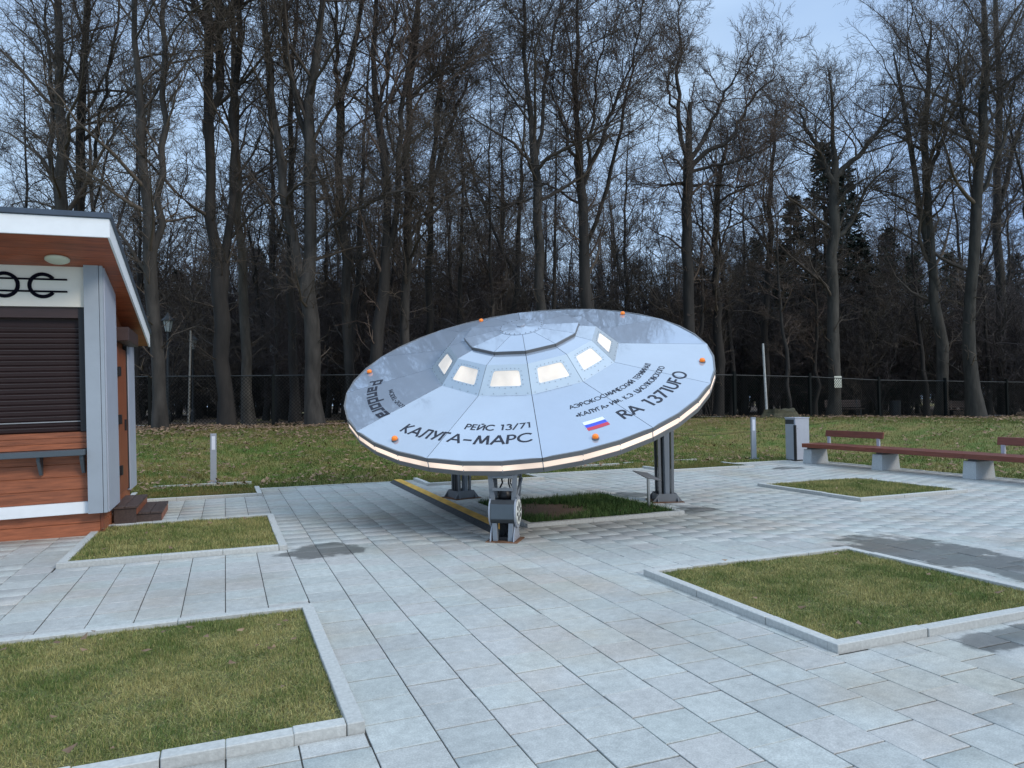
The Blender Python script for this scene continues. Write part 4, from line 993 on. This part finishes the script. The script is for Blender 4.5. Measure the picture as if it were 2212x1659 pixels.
def mk(name, V, Fc, m, parent, loc=(0, 0, 0), smooth=False):
    return link(name, npmesh(name, V, Fc.reshape(-1), np.full(len(Fc), 4), smooth=smooth), m, parent, loc)
def build_tree(name, base, stems, label, cat='tree', group=None, mb='bark', mt='twig', **kw):
    """stems in world space"""
    b = np.array(base); o = tag(empty(name, base), label, cat, group)
    st = [resample(np.array(p)-b, r, 16, .05) for p, r in stems]
    V, Fc = merge([tubes(s[0][None], s[1][None], 10) for s in st]); mk('trunk', V, Fc, M[mb], o, smooth=True)
    V, Fc = crown(st, **kw); mk('crown', V, Fc, M[mt], o)
    return o
i1 = lambda x, y: (259.3+.552*x, .552*y)
i2 = lambda x, y: (1296.4+.4168*x, 259.3+.4168*y)
def stem(fn, pts, widths, dep, basez=True, j=0.):
    """pts in the picture, widths in 2212-px; the trunk stands at one depth, bending a little towards/away"""
    P, Rr = [], []
    for n_, ((x, y), w_) in enumerate(zip(pts, widths)):
        X, Y = fn(x, y) if fn else (x, y)
        dd = dep+j*n_; P.append(img(X, Y, dd)); Rr.append(w_/2/F*dd)
    if basez:
        z = float(Tn(P[0][0], P[0][1]))-.08; P[0][2] = z
        P.insert(1, P[0]+(P[1]-P[0])*min(.5/np.linalg.norm(P[1]-P[0]), .4)); Rr.insert(1, Rr[0]*.82); Rr[0] *= 1.18
    return np.array(P), Rr
def T_(label, dep, stems, mb='bark', mt='twig', fn=i1, name='bare_tree', **kw):
    st = []
    for n_, s in enumerate(stems):
        st.append(stem(fn, s[0], s[1], dep+(s[2] if len(s) > 2 else 0), basez=(n_ == 0)))
    return build_tree(name, tuple(st[0][0][0]), st, label, mb=mb, mt=mt, **kw)
T_('bare tree standing before the fence beside the kiosk, splitting in two above the eaves', 22.6, [
    ([(158, 1690), (140, 1300), (120, 1000), (95, 700), (65, 300), (62, 0), (60, -420)], [33, 27, 26, 20, 13, 10, 4]),
    ([(124, 1075), (140, 960), (158, 800), (165, 400), (165, 0), (168, -420)], [18, 17, 15, 13, 10, 4])], t0=.28, k1=20, len1=4.2)
T_('thick dark tree at the fence that divides low into several tall upright stems', 24.6, [
    ([(420, 1665), (405, 1400), (395, 1180), (385, 1050), (360, 900), (350, 500), (340, 200), (345, 0), (345, -420)], [40, 33, 34, 28, 21, 20, 20, 18, 6]),
    ([(392, 1200), (425, 980), (442, 800), (445, 500), (460, 200), (465, 0), (470, -400)], [24, 19, 16, 14, 13, 11, 4]),
    ([(352, 480), (385, 300), (392, 120), (390, 0), (400, -400)], [14, 17, 19, 17, 6]),
    ([(350, 130), (320, 60), (270, 0), (240, -150)], [14, 12, 10, 4]),
    ([(390, 130), (430, 60), (470, 0), (500, -150)], [13, 11, 9, 4])], mb='barkd', t0=.25, k1=13, len1=4.0)
T_('greenish straight trunk standing just behind the thick many-stemmed tree', 28, [
    ([(505, 1640), (492, 1400), (480, 1100), (470, 900), (450, 500), (440, 100), (430, -400)], [30, 22, 20, 17, 14, 10, 4])], mb='barkg', t0=.3, k1=22, len1=4.5)
T_('large grey tree at the fence left of the saucer, forking into two heavy limbs', 24.3, [
    ([(765, 1672), (748, 1400), (738, 1200), (732, 1100), (740, 980), (735, 700), (742, 500), (750, 300), (790, 100), (800, 0), (805, -420)], [42, 34, 34, 36, 27, 27, 24, 18, 14, 12, 4]),
    ([(732, 1120), (690, 1050), (650, 820), (615, 560), (590, 330), (575, 150), (555, 0), (540, -300)], [26, 22, 20, 18, 14, 12, 9, 3]),
    ([(742, 985), (790, 930), (840, 870), (960, 800), (1080, 750), (1180, 735)], [9, 8, 8, 7, 6, 3]),
    ([(735, 560), (700, 450), (665, 290), (640, 200), (650, 0), (655, -300)], [13, 11, 10, 10, 8, 3])], t0=.22, k1=15, len1=4.0)
T_('slender dark tree with mossy foot between the two big fence-side trees', 30, [
    ([(684, 1630), (675, 1400), (665, 1100), (672, 800), (668, 400), (690, 150), (690, -300)], [26, 19, 16, 13, 10, 8, 3])], mb='barkd', t0=.3, k1=20, len1=4.5)
T_('bare tree just left of the saucer rim, leaning slightly left as it rises', 27, [
    ([(905, 1660), (895, 1350), (880, 1050), (860, 700), (850, 500), (880, 300), (930, 120), (960, 0), (1000, -250)], [26, 21, 20, 17, 15, 12, 10, 8, 3]),
    ([(855, 560), (845, 300), (850, 120), (845, -300)], [10, 9, 8, 3])], t0=.3, k1=17, len1=4.6)
T_('dark-barked tree behind the left part of the saucer with a bend halfway up', 26, [
    ([(985, 1700), (1005, 1370), (1030, 1120), (1045, 950), (1040, 600), (1000, 430), (985, 250), (1010, 0), (1020, -300)], [30, 28, 24, 19, 16, 15, 11, 9, 3]),
    ([(1040, 1000), (1075, 850), (1090, 650), (1100, 400), (1150, 150), (1180, -200)], [13, 13, 12, 10, 8, 3]),
    ([(1042, 640), (1010, 380), (1060, 200), (1090, 0)], [9, 9, 8, 4])], mb='barkd', mt='twigr', t0=.28, k1=14, len1=4.4)
T_('tall straight grey tree behind the saucer, left of its dome', 27, [
    ([(1110, 1700), (1120, 1320), (1125, 900), (1128, 600), (1135, 350), (1160, 100), (1190, -300)], [24, 20, 18, 16, 13, 10, 4]),
    ([(1135, 380), (1220, 310), (1300, 230), (1350, 160)], [9, 8, 6, 3])], t0=.25, k1=24, len1=4.8)
T_('thin dark tree above the dome of the saucer', 32, [
    ([(1205, 1700), (1210, 1150), (1215, 700), (1235, 450), (1250, 280), (1290, 150)], [18, 15, 12, 9, 7, 3]),
    ([(1215, 760), (1290, 500), (1340, 380), (1370, 290)], [10, 9, 6, 3]),
    ([(1240, 520), (1255, 360), (1200, 200)], [8, 6, 3])], mb='barkd', mt='twigr', t0=.35, k1=16, len1=3.6)
T_('tall tree behind the saucer dome whose stem bends left halfway up', 26.5, [
    ([(1176, 900), (1171, 760), (1168, 600), (1163, 450), (1160, 330), (1142, 260), (1133, 150), (1131, 0), (1125, -180)], [26, 23, 21, 20, 18, 13, 9, 7, 3]),
    ([(1160, 335), (1170, 270), (1175, 180), (1195, 80), (1220, -20)], [9, 8, 7, 5, 3]),
    ([(1166, 425), (1110, 440), (1070, 452)], [5, 4, 2])], fn=None, t0=.42, k1=20, len1=4.2)
T_('bushy reddish tree behind the right half of the saucer with many rising shoots', 27, [
    ([(1280, 900), (1274, 750), (1262, 500), (1256, 380), (1250, 300), (1246, 150), (1245, 20), (1243, -100)], [26, 24, 22, 20, 12, 9, 6, 3]),
    ([(1256, 390), (1225, 290), (1190, 200)], [10, 7, 3]), ([(1256, 400), (1300, 300), (1340, 190), (1370, 130)], [10, 8, 6, 3]),
    ([(1258, 430), (1275, 300), (1290, 180), (1310, 60)], [9, 7, 5, 3])], fn=None, mt='twigr', mb='barkd', t0=.3, k1=15, len1=3.6)
oak = [([(1500, 905), (1492, 750), (1484, 560), (1486, 400), (1484, 360), (1488, 300), (1490, 250), (1491, 222)], [26, 24, 22, 21, 21, 14, 11, 9]),
    ([(1485, 345), (1472, 310), (1466, 250), (1464, 190), (1470, 110), (1466, 50), (1462, -10)], [11, 10, 9, 8, 6, 4, 2]),
    ([(1486, 370), (1508, 340), (1530, 322), (1570, 312), (1600, 260), (1632, 200), (1680, 160)], [13, 11, 10, 9, 7, 5, 2]),
    ([(1488, 350), (1515, 310), (1545, 245), (1562, 210), (1585, 175), (1610, 120)], [11, 9, 7, 6, 4, 2]),
    ([(1488, 372), (1530, 360), (1580, 352), (1640, 330), (1680, 300)], [8, 7, 6, 4, 2]),
    ([(1484, 398), (1460, 396), (1425, 402)], [9, 7, 3]), ([(1488, 402), (1530, 398), (1590, 404), (1640, 400)], [8, 6, 5, 2]),
    ([(1466, 240), (1450, 225), (1440, 180), (1455, 130)], [6, 5, 4, 2])]
T_('dead-topped oak right of the saucer with a broken trunk tip and crooked dark limbs', 31, oak, fn=None, mb='barkd', mt='twigr', t0=.40, k1=12, len1=3.1, ang1=.9, wob=.24)
T_('dark tree with a kinked trunk between the dead-topped oak and the pair of spruces', 34, [
    ([(610, 1560), (620, 1250), (600, 850), (600, 450), (620, 280), (650, 200), (660, 50)], [24, 22, 14, 13, 10, 8, 3])], fn=i2, mb='barkd', t0=.3, k1=24, len1=4.0)
T_('thin bare tree rising beside the spruces with a cluster of dark knots', 38, [
    ([(850, 1560), (860, 1000), (880, 550), (880, 330), (905, 120), (915, -80)], [20, 14, 12, 9, 7, 3])], fn=i2, mb='barkd', t0=.35, k1=24, len1=4.4)
T_('big tree behind the fence with a pale notice and two wide crooked limbs', 33.5, [
    ([(1210, 1535), (1207, 1250), (1205, 900), (1212, 500), (1216, 300), (1218, 180), (1205, 20), (1190, -200), (1185, -260)], [30, 25, 23, 21, 20, 10, 7, 5, 3]),
    ([(1214, 330), (1160, 230), (1110, 120), (1060, 20), (1035, -60)], [14, 12, 9, 7, 3]),
    ([(1218, 300), (1270, 235), (1340, 190), (1400, 110), (1470, 30), (1560, -40)], [13, 12, 10, 8, 6, 3]),
    ([(1212, 620), (1290, 560), (1340, 440), (1420, 300), (1520, 250)], [9, 8, 7, 5, 3])], fn=i2, mb='barkg', t0=.3, k1=16, len1=4.2)
T_('pale thick trunk at the fence near the right edge with a swollen mossy base', 33.5, [
    ([(1950, 1545), (1935, 1420), (1918, 1250), (1912, 1000), (1932, 700), (1950, 450), (1968, 180), (1985, -80), (1992, -400), (1995, -900)], [40, 31, 27, 23, 22, 22, 20, 17, 13, 5]),
    ([(1950, 420), (2040, 250), (2100, 60), (2150, -200)], [10, 8, 6, 3]), ([(1960, 250), (1900, 60), (1860, -180), (1850, -400)], [9, 8, 6, 3])], fn=i2, mb='barkg', t0=.25, k1=18, len1=5.0)
T_('tree with a pale stem bowing left beside the thick trunk near the right edge', 35, [
    ([(1765, 1540), (1770, 1150), (1735, 820), (1680, 560), (1640, 400), (1610, 120), (1580, -60), (1520, -350)], [28, 24, 19, 14, 12, 11, 9, 3]),
    ([(1745, 880), (1705, 620), (1690, 300), (1688, 0), (1700, -250), (1715, -520)], [18, 17, 15, 13, 9, 3]),
    ([(1690, 330), (1760, 120), (1830, -60), (1900, -250)], [9, 8, 6, 3])], fn=i2, mb='barkg', t0=.3, k1=16, len1=5.0)
T_('slim bare tree at the very left edge above the kiosk roof', 27, [
    ([(140, 930), (136, 640), (133, 420), (131, 200), (126, 0), (120, -220)], [36, 34, 26, 18, 14, 4]),
    ([(134, 480), (108, 350), (110, 220), (100, 0)], [12, 10, 8, 3])], fn=None, t0=.35, k1=20, len1=4.6)
T_('pair-stemmed bare tree rising behind the kiosk roof, right of the leftmost tree', 29, [
    ([(170, 920), (168, 640), (172, 400), (182, 200), (184, 0), (190, -220)], [26, 22, 20, 16, 12, 4]),
    ([(168, 500), (210, 300), (240, 120), (262, -60)], [9, 7, 6, 3])], fn=None, t0=.35, k1=20, len1=4.6, mb='barkd')
T_('far tree with a tall spreading crown filling the top right corner', 40, [
    ([(2168, 905), (2165, 700), (2150, 450), (2160, 200), (2150, -60), (2140, -260)], [22, 20, 16, 12, 8, 3]),
    ([(2150, 470), (2210, 250), (2260, 20)], [9, 7, 3])], fn=None, t0=.3, k1=24, len1=5.5)

# prototypes for the trees deeper in the wood
def proto_stems(h, r, lean, fork, kink=.35):
    n_ = 12; z = np.linspace(-.1, h, n_); a = rng.random()*2*PI
    zc_ = (z/h).clip(0, 1); x = np.cos(a)*lean*zc_**1.6+np.cumsum(rng.normal(0, kink*.25, n_)); y = np.sin(a)*lean*zc_**1.6+np.cumsum(rng.normal(0, kink*.25, n_)); x -= x[0]; y -= y[0]
    R_ = r*(1-.93*(z/h).clip(0, 1)**.9); R_[0] *= 1.3
    st = [resample(np.stack([x, y, z], -1), R_, 16)]
    if fork:
        i = int(n_*fork); p = np.array([x[i], y[i], z[i]]); b = rng.random()*2*PI; hh = h*.92-p[2]; s = np.linspace(0, 1, 8)
        q = p+np.stack([np.cos(b)*hh*.28*s**.7, np.sin(b)*hh*.28*s**.7, hh*s], -1)
        st.append(resample(q, R_[i]*.8*(1-.9*s), 16))
    return st
def copy_tree(o, loc, rz, sc, label=None, group=None):
    c = o.copy(); COL.objects.link(c); c.location = loc; c.rotation_euler = (0, 0, rz); c.scale = sc
    for ch in kids[o.name]:
        d = ch.copy(); COL.objects.link(d); d.parent = c
    if label: c['label'] = label
    if group: c['group'] = group
    return c
kids = {}
def proto(name, label, cat, group, stems, mb, mt, **kw):
    o = build_tree(name, (0, 0, 0), stems, label, cat, group, mb, mt, **kw)
    kids[o.name] = [c for c in COL.objects if c.parent == o]; return o
LB = 'slender bare tree standing deep in the dark wood behind the fence'
GB = 'bare trees deep in the wood'
PR = [proto('bare_tree', LB, 'tree', GB, proto_stems(19+3*rng.random(), r, l, f), b, t_, t0=t0, k1=k1, len1=ln, k4=3) for (r, l, f, b, t_, t0, k1, ln) in (
    (.16, .8, 0, 'barkd', 'twigd', .3, 22, 3.6), (.19, 1.2, .35, 'barkd', 'twig', .28, 16, 3.8), (.12, .6, 0, 'barkd', 'twigr', .22, 24, 3.0), (.15, 1.4, .5, 'barkd', 'twigd', .35, 16, 3.4), (.13, .8, 0, 'barkd', 'twigd', .18, 26, 2.8))]
spots = []
def in_wood(d0, d1, x0=-60, x1=2270):
    xd = x0+(x1-x0)*rng.random(); dep = d0+(d1-d0)*rng.random()**.8; return xd, dep
first = dict.fromkeys(range(len(PR)), True)
def place(xd, dep, k=None, s=None, zscale=None):
    x, y = at(xd, dep); k = rng.integers(len(PR)) if k is None else k; s = s or .85+.35*rng.random()
    hs = 1.0
    if 1380 < xd < 2080: hs = .55+.16*rng.random()       # the wood is lower here: open sky above the right half
    elif xd > 1000: hs = .74+.12*rng.random()
    if 1620 < xd < 1860: hs = .60
    elif xd < 1000: hs = .80+.2*rng.random() if rng.random() < .55 else .5+.15*rng.random()
    sc = (s, s, s*hs*(zscale or 1)); loc = (x, y, float(T(x, y))); rz = rng.random()*2*PI
    if first[k]: o = PR[k]; o.location = loc; o.rotation_euler = (0, 0, rz); o.scale = sc; first[k] = False
    else: copy_tree(PR[k], loc, rz, sc)
used = []
def ok_spot(x, y, dmin):
    if any((x-a)**2+(y-b)**2 < dmin**2 for a, b in used): return False
    used.append((x, y)); return True
cnt = 0
for d0, d1, n_, dm in ((29, 36, 16, 1.6), (36, 50, 46, 1.4), (50, 68, 68, 1.4)):
    tries = 0; c_ = 0
    while c_ < n_ and tries < 3000:
        tries += 1; xd, dep = in_wood(d0, d1); x, y = at(xd, dep)
        if d0 < 36 and 1560 < xd < 2230: 
            if rng.random() < .5: continue
        if ok_spot(x, y, dm): place(xd, dep); c_ += 1
# young trees and brushwood under them
def shrub_stems(h, n_):
    st = []
    for q in range(n_):
        a = rng.random()*2*PI; s = np.linspace(0, 1, 6); sp = (.15+.35*rng.random())*h
        P = np.stack([np.cos(a)*sp*s**1.3, np.sin(a)*sp*s**1.3, -.05+h*(.6+.4*rng.random())*s], -1); st.append(resample(P, .035*(1-.85*s), 16))
    return st
LS, GS = 'bare twiggy undergrowth bush in the wood behind the fence', 'twiggy bushes in the wood'
SH = [proto('bare_bush', LS, 'bush', GS, shrub_stems(h, n_), 'barkd', t_, t0=.12, k1=k1, k2=5, k3=5, k4=3, len1=ln, ang1=.7) for h, n_, t_, k1, ln in ((6.0, 4, 'twigd', 12, 2.0), (4.5, 6, 'twigd', 10, 1.7), (8.0, 3, 'twig', 16, 2.2))]
sfirst = [True]*3
for q in range(290):
    xd, dep = in_wood(31, 62, -40, 2260); dep = max(dep, 38.5+2*rng.random()) if xd > 1540 else max(dep, 33); x, y = at(xd, dep)
    if not ok_spot(x, y, .8): continue
    k = int(rng.integers(3)); s = (.8+.5*rng.random())*(1.35 if xd > 1300 else (1.7 if dep > 42 else 1.0)); loc = (x, y, float(T(x, y))-.05); rz = rng.random()*6.28
    if sfirst[k]: o = SH[k]; o.location = loc; o.scale = (s, s, s); sfirst[k] = False
    else: copy_tree(SH[k], loc, rz, (s, s, s))
# leaf-littered floor of the wood
Fp = []; xs_ = np.linspace(-400, 2700, 60)
for dd in (4.6, 9, 16, 30, 60, 120, 300):
    for xd in xs_:
        q = fence_pt(min(max(xd, 50), 2290)); dep0 = -(q[0]*MC[0, 2]+q[1]*MC[1, 2]); x, y = at(xd, dep0+dd); Fp.append((x, y, float(Tn(x, y))+.035))
nq = len(xs_)
tag(MB().add(Fp, [(r_*nq+i, r_*nq+i+1, (r_+1)*nq+i+1, (r_+1)*nq+i) for r_ in range(6) for i in range(nq-1)]).build('forest_floor', mat('leaf_litter', (.050, .034, .022), .95, col2=(.11, .068, .040), scale=3, coords='World'), None), kind='structure')
# spruces
def spruce(h):
    tr = resample([(0, 0, -.1), (0, 0, h*.5), (0, 0, h)], [h*.014, h*.008, .01], 16)
    P, Rr = tr[0][None], tr[1][None]
    A, rA = spawn(P, Rr, 260, .10, .99, lambda t: h*.20*(1.04-t)**.85, 1.45, .14, 5, -.10, .06, angj=.1)
    B, rB = spawn(A, rA, 13, .08, 1., h*.032, .8, .5, 2, -.12, .1, taper=.5, rmin=.006, tl=.3)
    n_ = len(B); d = norm(B[:, 1]-B[:, 0]); sd = norm(np.cross(d, rng.normal(size=(n_, 3))))*(.035+.04*rng.random(n_))[:, None]
    V = np.stack([B[:, 0]-sd*.6, B[:, 0]+sd*.6, B[:, 1]+sd*.9+d*.05, B[:, 1]-sd*.9+d*.03], 1).reshape(-1, 3); fq = np.arange(4*n_).reshape(-1, 4)
    V2 = V.reshape(-1, 4, 3).copy(); dn = np.array([0, 0, -.10]); V2[:, 2:] = V2[:, :2]+d[:, None]*.12+dn; V2 = V2.reshape(-1, 3)
    return tubes(P, Rr, 7), merge([tubes(A, rA, 3), (V, fq), (V2, fq)])
SPL, SPG = 'dark evergreen spruce standing among the bare trees behind the fence', 'spruces in the wood'
SPP = []
for h in (17., 13.):
    o = tag(empty('spruce_tree', (0, 0, 0)), SPL, 'spruce', SPG); a, b = spruce(h)
    mk('trunk', *a, M['barkd'], o); mk('crown', *b, M['spruce'], o); kids[o.name] = [c for c in COL.objects if c.parent == o]; SPP.append(o)
ff = [True, True]
for (xd, dep, k, s) in ((1790, 46, 0, 1.05), (1722, 47, 0, .86), (1838, 50, 0, 1.02), (1690, 44, 1, .82), (1640, 50, 1, .95), (1765, 41, 1, .70), (1870, 44, 1, .85), (1925, 52, 0, .80), (1980, 46, 1, .80), (1600, 56, 1, .9), (2060, 54, 0, .72), (2130, 50, 1, .8), (2200, 58, 0, .75),
                        (560, 52, 1, .95), (480, 56, 1, .9), (620, 58, 1, 1.0), (700, 62, 1, .9), (385, 50, 1, .8), (900, 66, 1, .9), (1080, 68, 1, .9), (1420, 62, 1, .85), (1330, 68, 1, .8), (250, 60, 1, 1.0), (60, 52, 1, .9)):
    x, y = at(xd, dep); loc = (x, y, float(T(x, y))); rz = rng.random()*6.28; used.append((x, y))
    if ff[k]: o = SPP[k]; o.location = loc; o.scale = (s, s, s); ff[k] = False
    else: copy_tree(SPP[k], loc, rz, (s, s, s))
# the far wood, read as one mass
n_ = 680; P0 = np.array([at(-150+2560*rng.random(), 68+62*rng.random()**.9) for _ in range(n_)]); hh = 11+7*rng.random(n_)
xd_ = CX+F*((P0 @ np.array([MC[0, 0], MC[1, 0]]))/-(P0 @ np.array([MC[0, 2], MC[1, 2]])))
hh *= np.where((xd_ > 1380), .95, 1.4)
P = np.zeros((n_, 6, 3)); s = np.linspace(0, 1, 6); P[:, :, 0] = P0[:, 0:1]+np.cumsum(rng.normal(0, .25, (n_, 6)), 1); P[:, :, 1] = P0[:, 1:2]; P[:, :, 2] = .4+hh[:, None]*s
Rr = (.10+.12*rng.random(n_))[:, None]*(1-.85*s)[None]
A, rA = spawn(P, Rr, 20, .06, 1., 3.6, .9, .35, 4, .1, .2, rmin=.022)
B, rB = spawn(A, rA, 8, .1, 1., 1.7, .8, .6, 2, .05, .2, rmin=.016, taper=.6)
V, Fc = merge([tubes(P, Rr, 5), tubes(A, rA, 3), ribbons(B, rB)])
tag(mk('far_wood', V, Fc, M['twigd'], None), kind='stuff')

# ------------------------------------------------------------------ things behind the fence
x, y = at(1809, 33.5-.47); p = img(1810, 825, 33.5-.50)
nb = tag(empty('notice_plate', tuple(p)), 'pale notice plate fixed to the trunk of the big tree behind the fence', 'notice')
nb.rotation_euler = (0, 0, -math.radians(22))
MB().box(-.17, .17, -.015, .0, -.27, .27).build('plate', M['notice'], nb, bevel=.006)
MB().box(-.15, .15, -.019, -.0155, .02, .022).build('print_line', M['trim'], nb)
def pole(name, xd0, y0, xd1, y1, dep, wpx, m, lab, cat='pole'):
    a = img(xd0, y0, dep); a[2] = float(Tn(a[0], a[1]))-.1; b = img(xd1, y1, dep); r = wpx/2/F*dep
    o = MB().tube([np.zeros(3), (b-a)*.5, b-a], [r, r*.95, r*.85], 10).build(name, M[m], None, loc=tuple(a)); tag(o, lab, cat)
pole('pole', 1657, 897, 1648, 742, 29.6, 5.5, 'polewhite', 'leaning white-painted pole behind the fence beside the tree stump')
pole('pole', 407, 918, 412, 714, 26.5, 4.6, 'polegrey', 'thin pale grey pole behind the fence, right of the lantern near the kiosk')
def lantern(xd, dep, h, lab, s=1., arm=False):
    x, y = at(xd, dep); o = tag(empty('park_lantern', (x, y, float(T(x, y)))), lab, 'lamp post', 'park lanterns behind the fence')
    MB().lathe([(.10*s, 0), (.10*s, .5), (.055*s, .62), (.045*s, h-.55), (.03*s, h-.5)], 10).build('post', M['lanterndark'], o)
    MB().lathe([(.09*s, h-.48), (.17*s, h-.08)], 6).build('lamp_glass', M['lantern'], o)
    MB().lathe([(.24*s, h-.08), (.20*s, h-.02), (.08*s, h+.10), (.02*s, h+.22)], 6).build('lamp_cap', M['lanterndark'], o)
    for q in range(6):
        a = q*PI/3; MB().tube([(.092*s*math.cos(a), .092*s*math.sin(a), h-.48), (.172*s*math.cos(a), .172*s*math.sin(a), h-.08)], .010*s, 4).build('glass_bar', M['lanterndark'], o)
lantern(363, 26.2, 4.0, 'black park lantern on a tall post just right of the kiosk, behind the fence')
lantern(417, 33, 3.9, 'smaller-looking park lantern behind the thin grey pole, deeper in the wood')
lantern(589, 38, 3.9, 'distant park lantern above the fence post between the two thickest left trees')
st_ = tag(empty('tree_stump', (*at(1686, 28.3), 0)), 'broad mossy tree stump at the foot of the white pole by the fence', 'stump')
st_.location.z = float(Tn(st_.location.x, st_.location.y))
n_ = 26; an = np.linspace(0, 2*PI, n_, endpoint=False); mb = MB(); rings = []
for zz0, sc_ in ((-.05, 1.25), (.08, 1.05), (.22, .92), (.34, .88)):
    rings.append([(sc_*(.80+.12*math.sin(3*a)+.06*math.sin(7*a+1))*math.cos(a)*.95, sc_*(.55+.08*math.sin(4*a))*math.sin(a), zz0+(.06*math.sin(2*a+.7)+.03*math.sin(9*a) if zz0 > .3 else 0)) for a in an])
vs = [v for r in rings for v in r]+[(0, 0, .30)]
mb.add(vs, [(i*n_+k, i*n_+(k+1) % n_, (i+1)*n_+(k+1) % n_, (i+1)*n_+k) for i in range(3) for k in range(n_)]+[(3*n_+k, 3*n_+(k+1) % n_, 4*n_) for k in range(n_)])
mb.build('wood', M['moss'], st_)
def park_bench(xd, dep, rz, lab):
    x, y = at(xd, dep); o = tag(empty('park_bench', (x, y, float(Tn(x, y))), (0, 0, rz)), lab, 'bench', 'park benches behind the fence')
    for q in range(3): MB().box(-.9, .9, -.22+.15*q, -.10+.15*q, .42, .45).build('seat_plank', M['stepwood'], o)
    for q in range(3): MB().box(-.9, .9, .24+.03*q, .265+.03*q, .52+.13*q, .63+.13*q).build('back_plank', M['stepwood'], o)
    for s_ in (-.7, .7):
        MB().box(s_-.03, s_+.03, -.20, -.15, 0, .42).build('leg', M['lanterndark'], o); MB().box(s_-.03, s_+.03, .16, .22, 0, .42).build('leg', M['lanterndark'], o)
        MB().hexa([(s_-.02, .20, .42), (s_+.02, .20, .42), (s_+.02, .24, .42), (s_-.02, .24, .42), (s_-.02, .28, .92), (s_+.02, .28, .92), (s_+.02, .32, .92), (s_-.02, .32, .92)]).build('back_support', M['lanterndark'], o)
park_bench(1824, 36, math.radians(-24), 'dark park bench behind the fence at the foot of the tree with the notice')
park_bench(2070, 39, math.radians(-20), 'dark park bench behind the fence left of the pale thick trunk')
x, y = at(1932, 36.5); pb = tag(empty('park_bin', (x, y, float(Tn(x, y)))), 'dark round park bin between the two park benches behind the fence', 'litter bin')
MB().lathe([(.22, 0), (.26, .05), (.28, .8), (.25, .82), (.24, .60)], 14).build('body', M['lanterndark'], pb)
MB().tube([(0, 0, 0), (0, 0, .3)], .05, 8).build('foot', M['lanterndark'], pb)
# pale path in the park behind the fence
Pp = []
for xd in np.linspace(-80, 2400, 60):
    fx_, fy_ = fence_pt(min(max(xd, 50), 2290)); dep = 2.6+math.hypot(fx_, fy_)*(-(np.array([fx_, fy_]) @ np.array([MC[0, 2], MC[1, 2]])))/math.hypot(fx_, fy_)
    for dd in (0, 1.1): x, y = at(xd, dep+dd+.3*math.sin(xd*.01)); Pp.append((x, y, float(Tn(x, y))+.03))
tag(MB().add(Pp, [(2*i, 2*i+1, 2*i+3, 2*i+2) for i in range(59)]).build('path', M['path'], None), kind='structure')
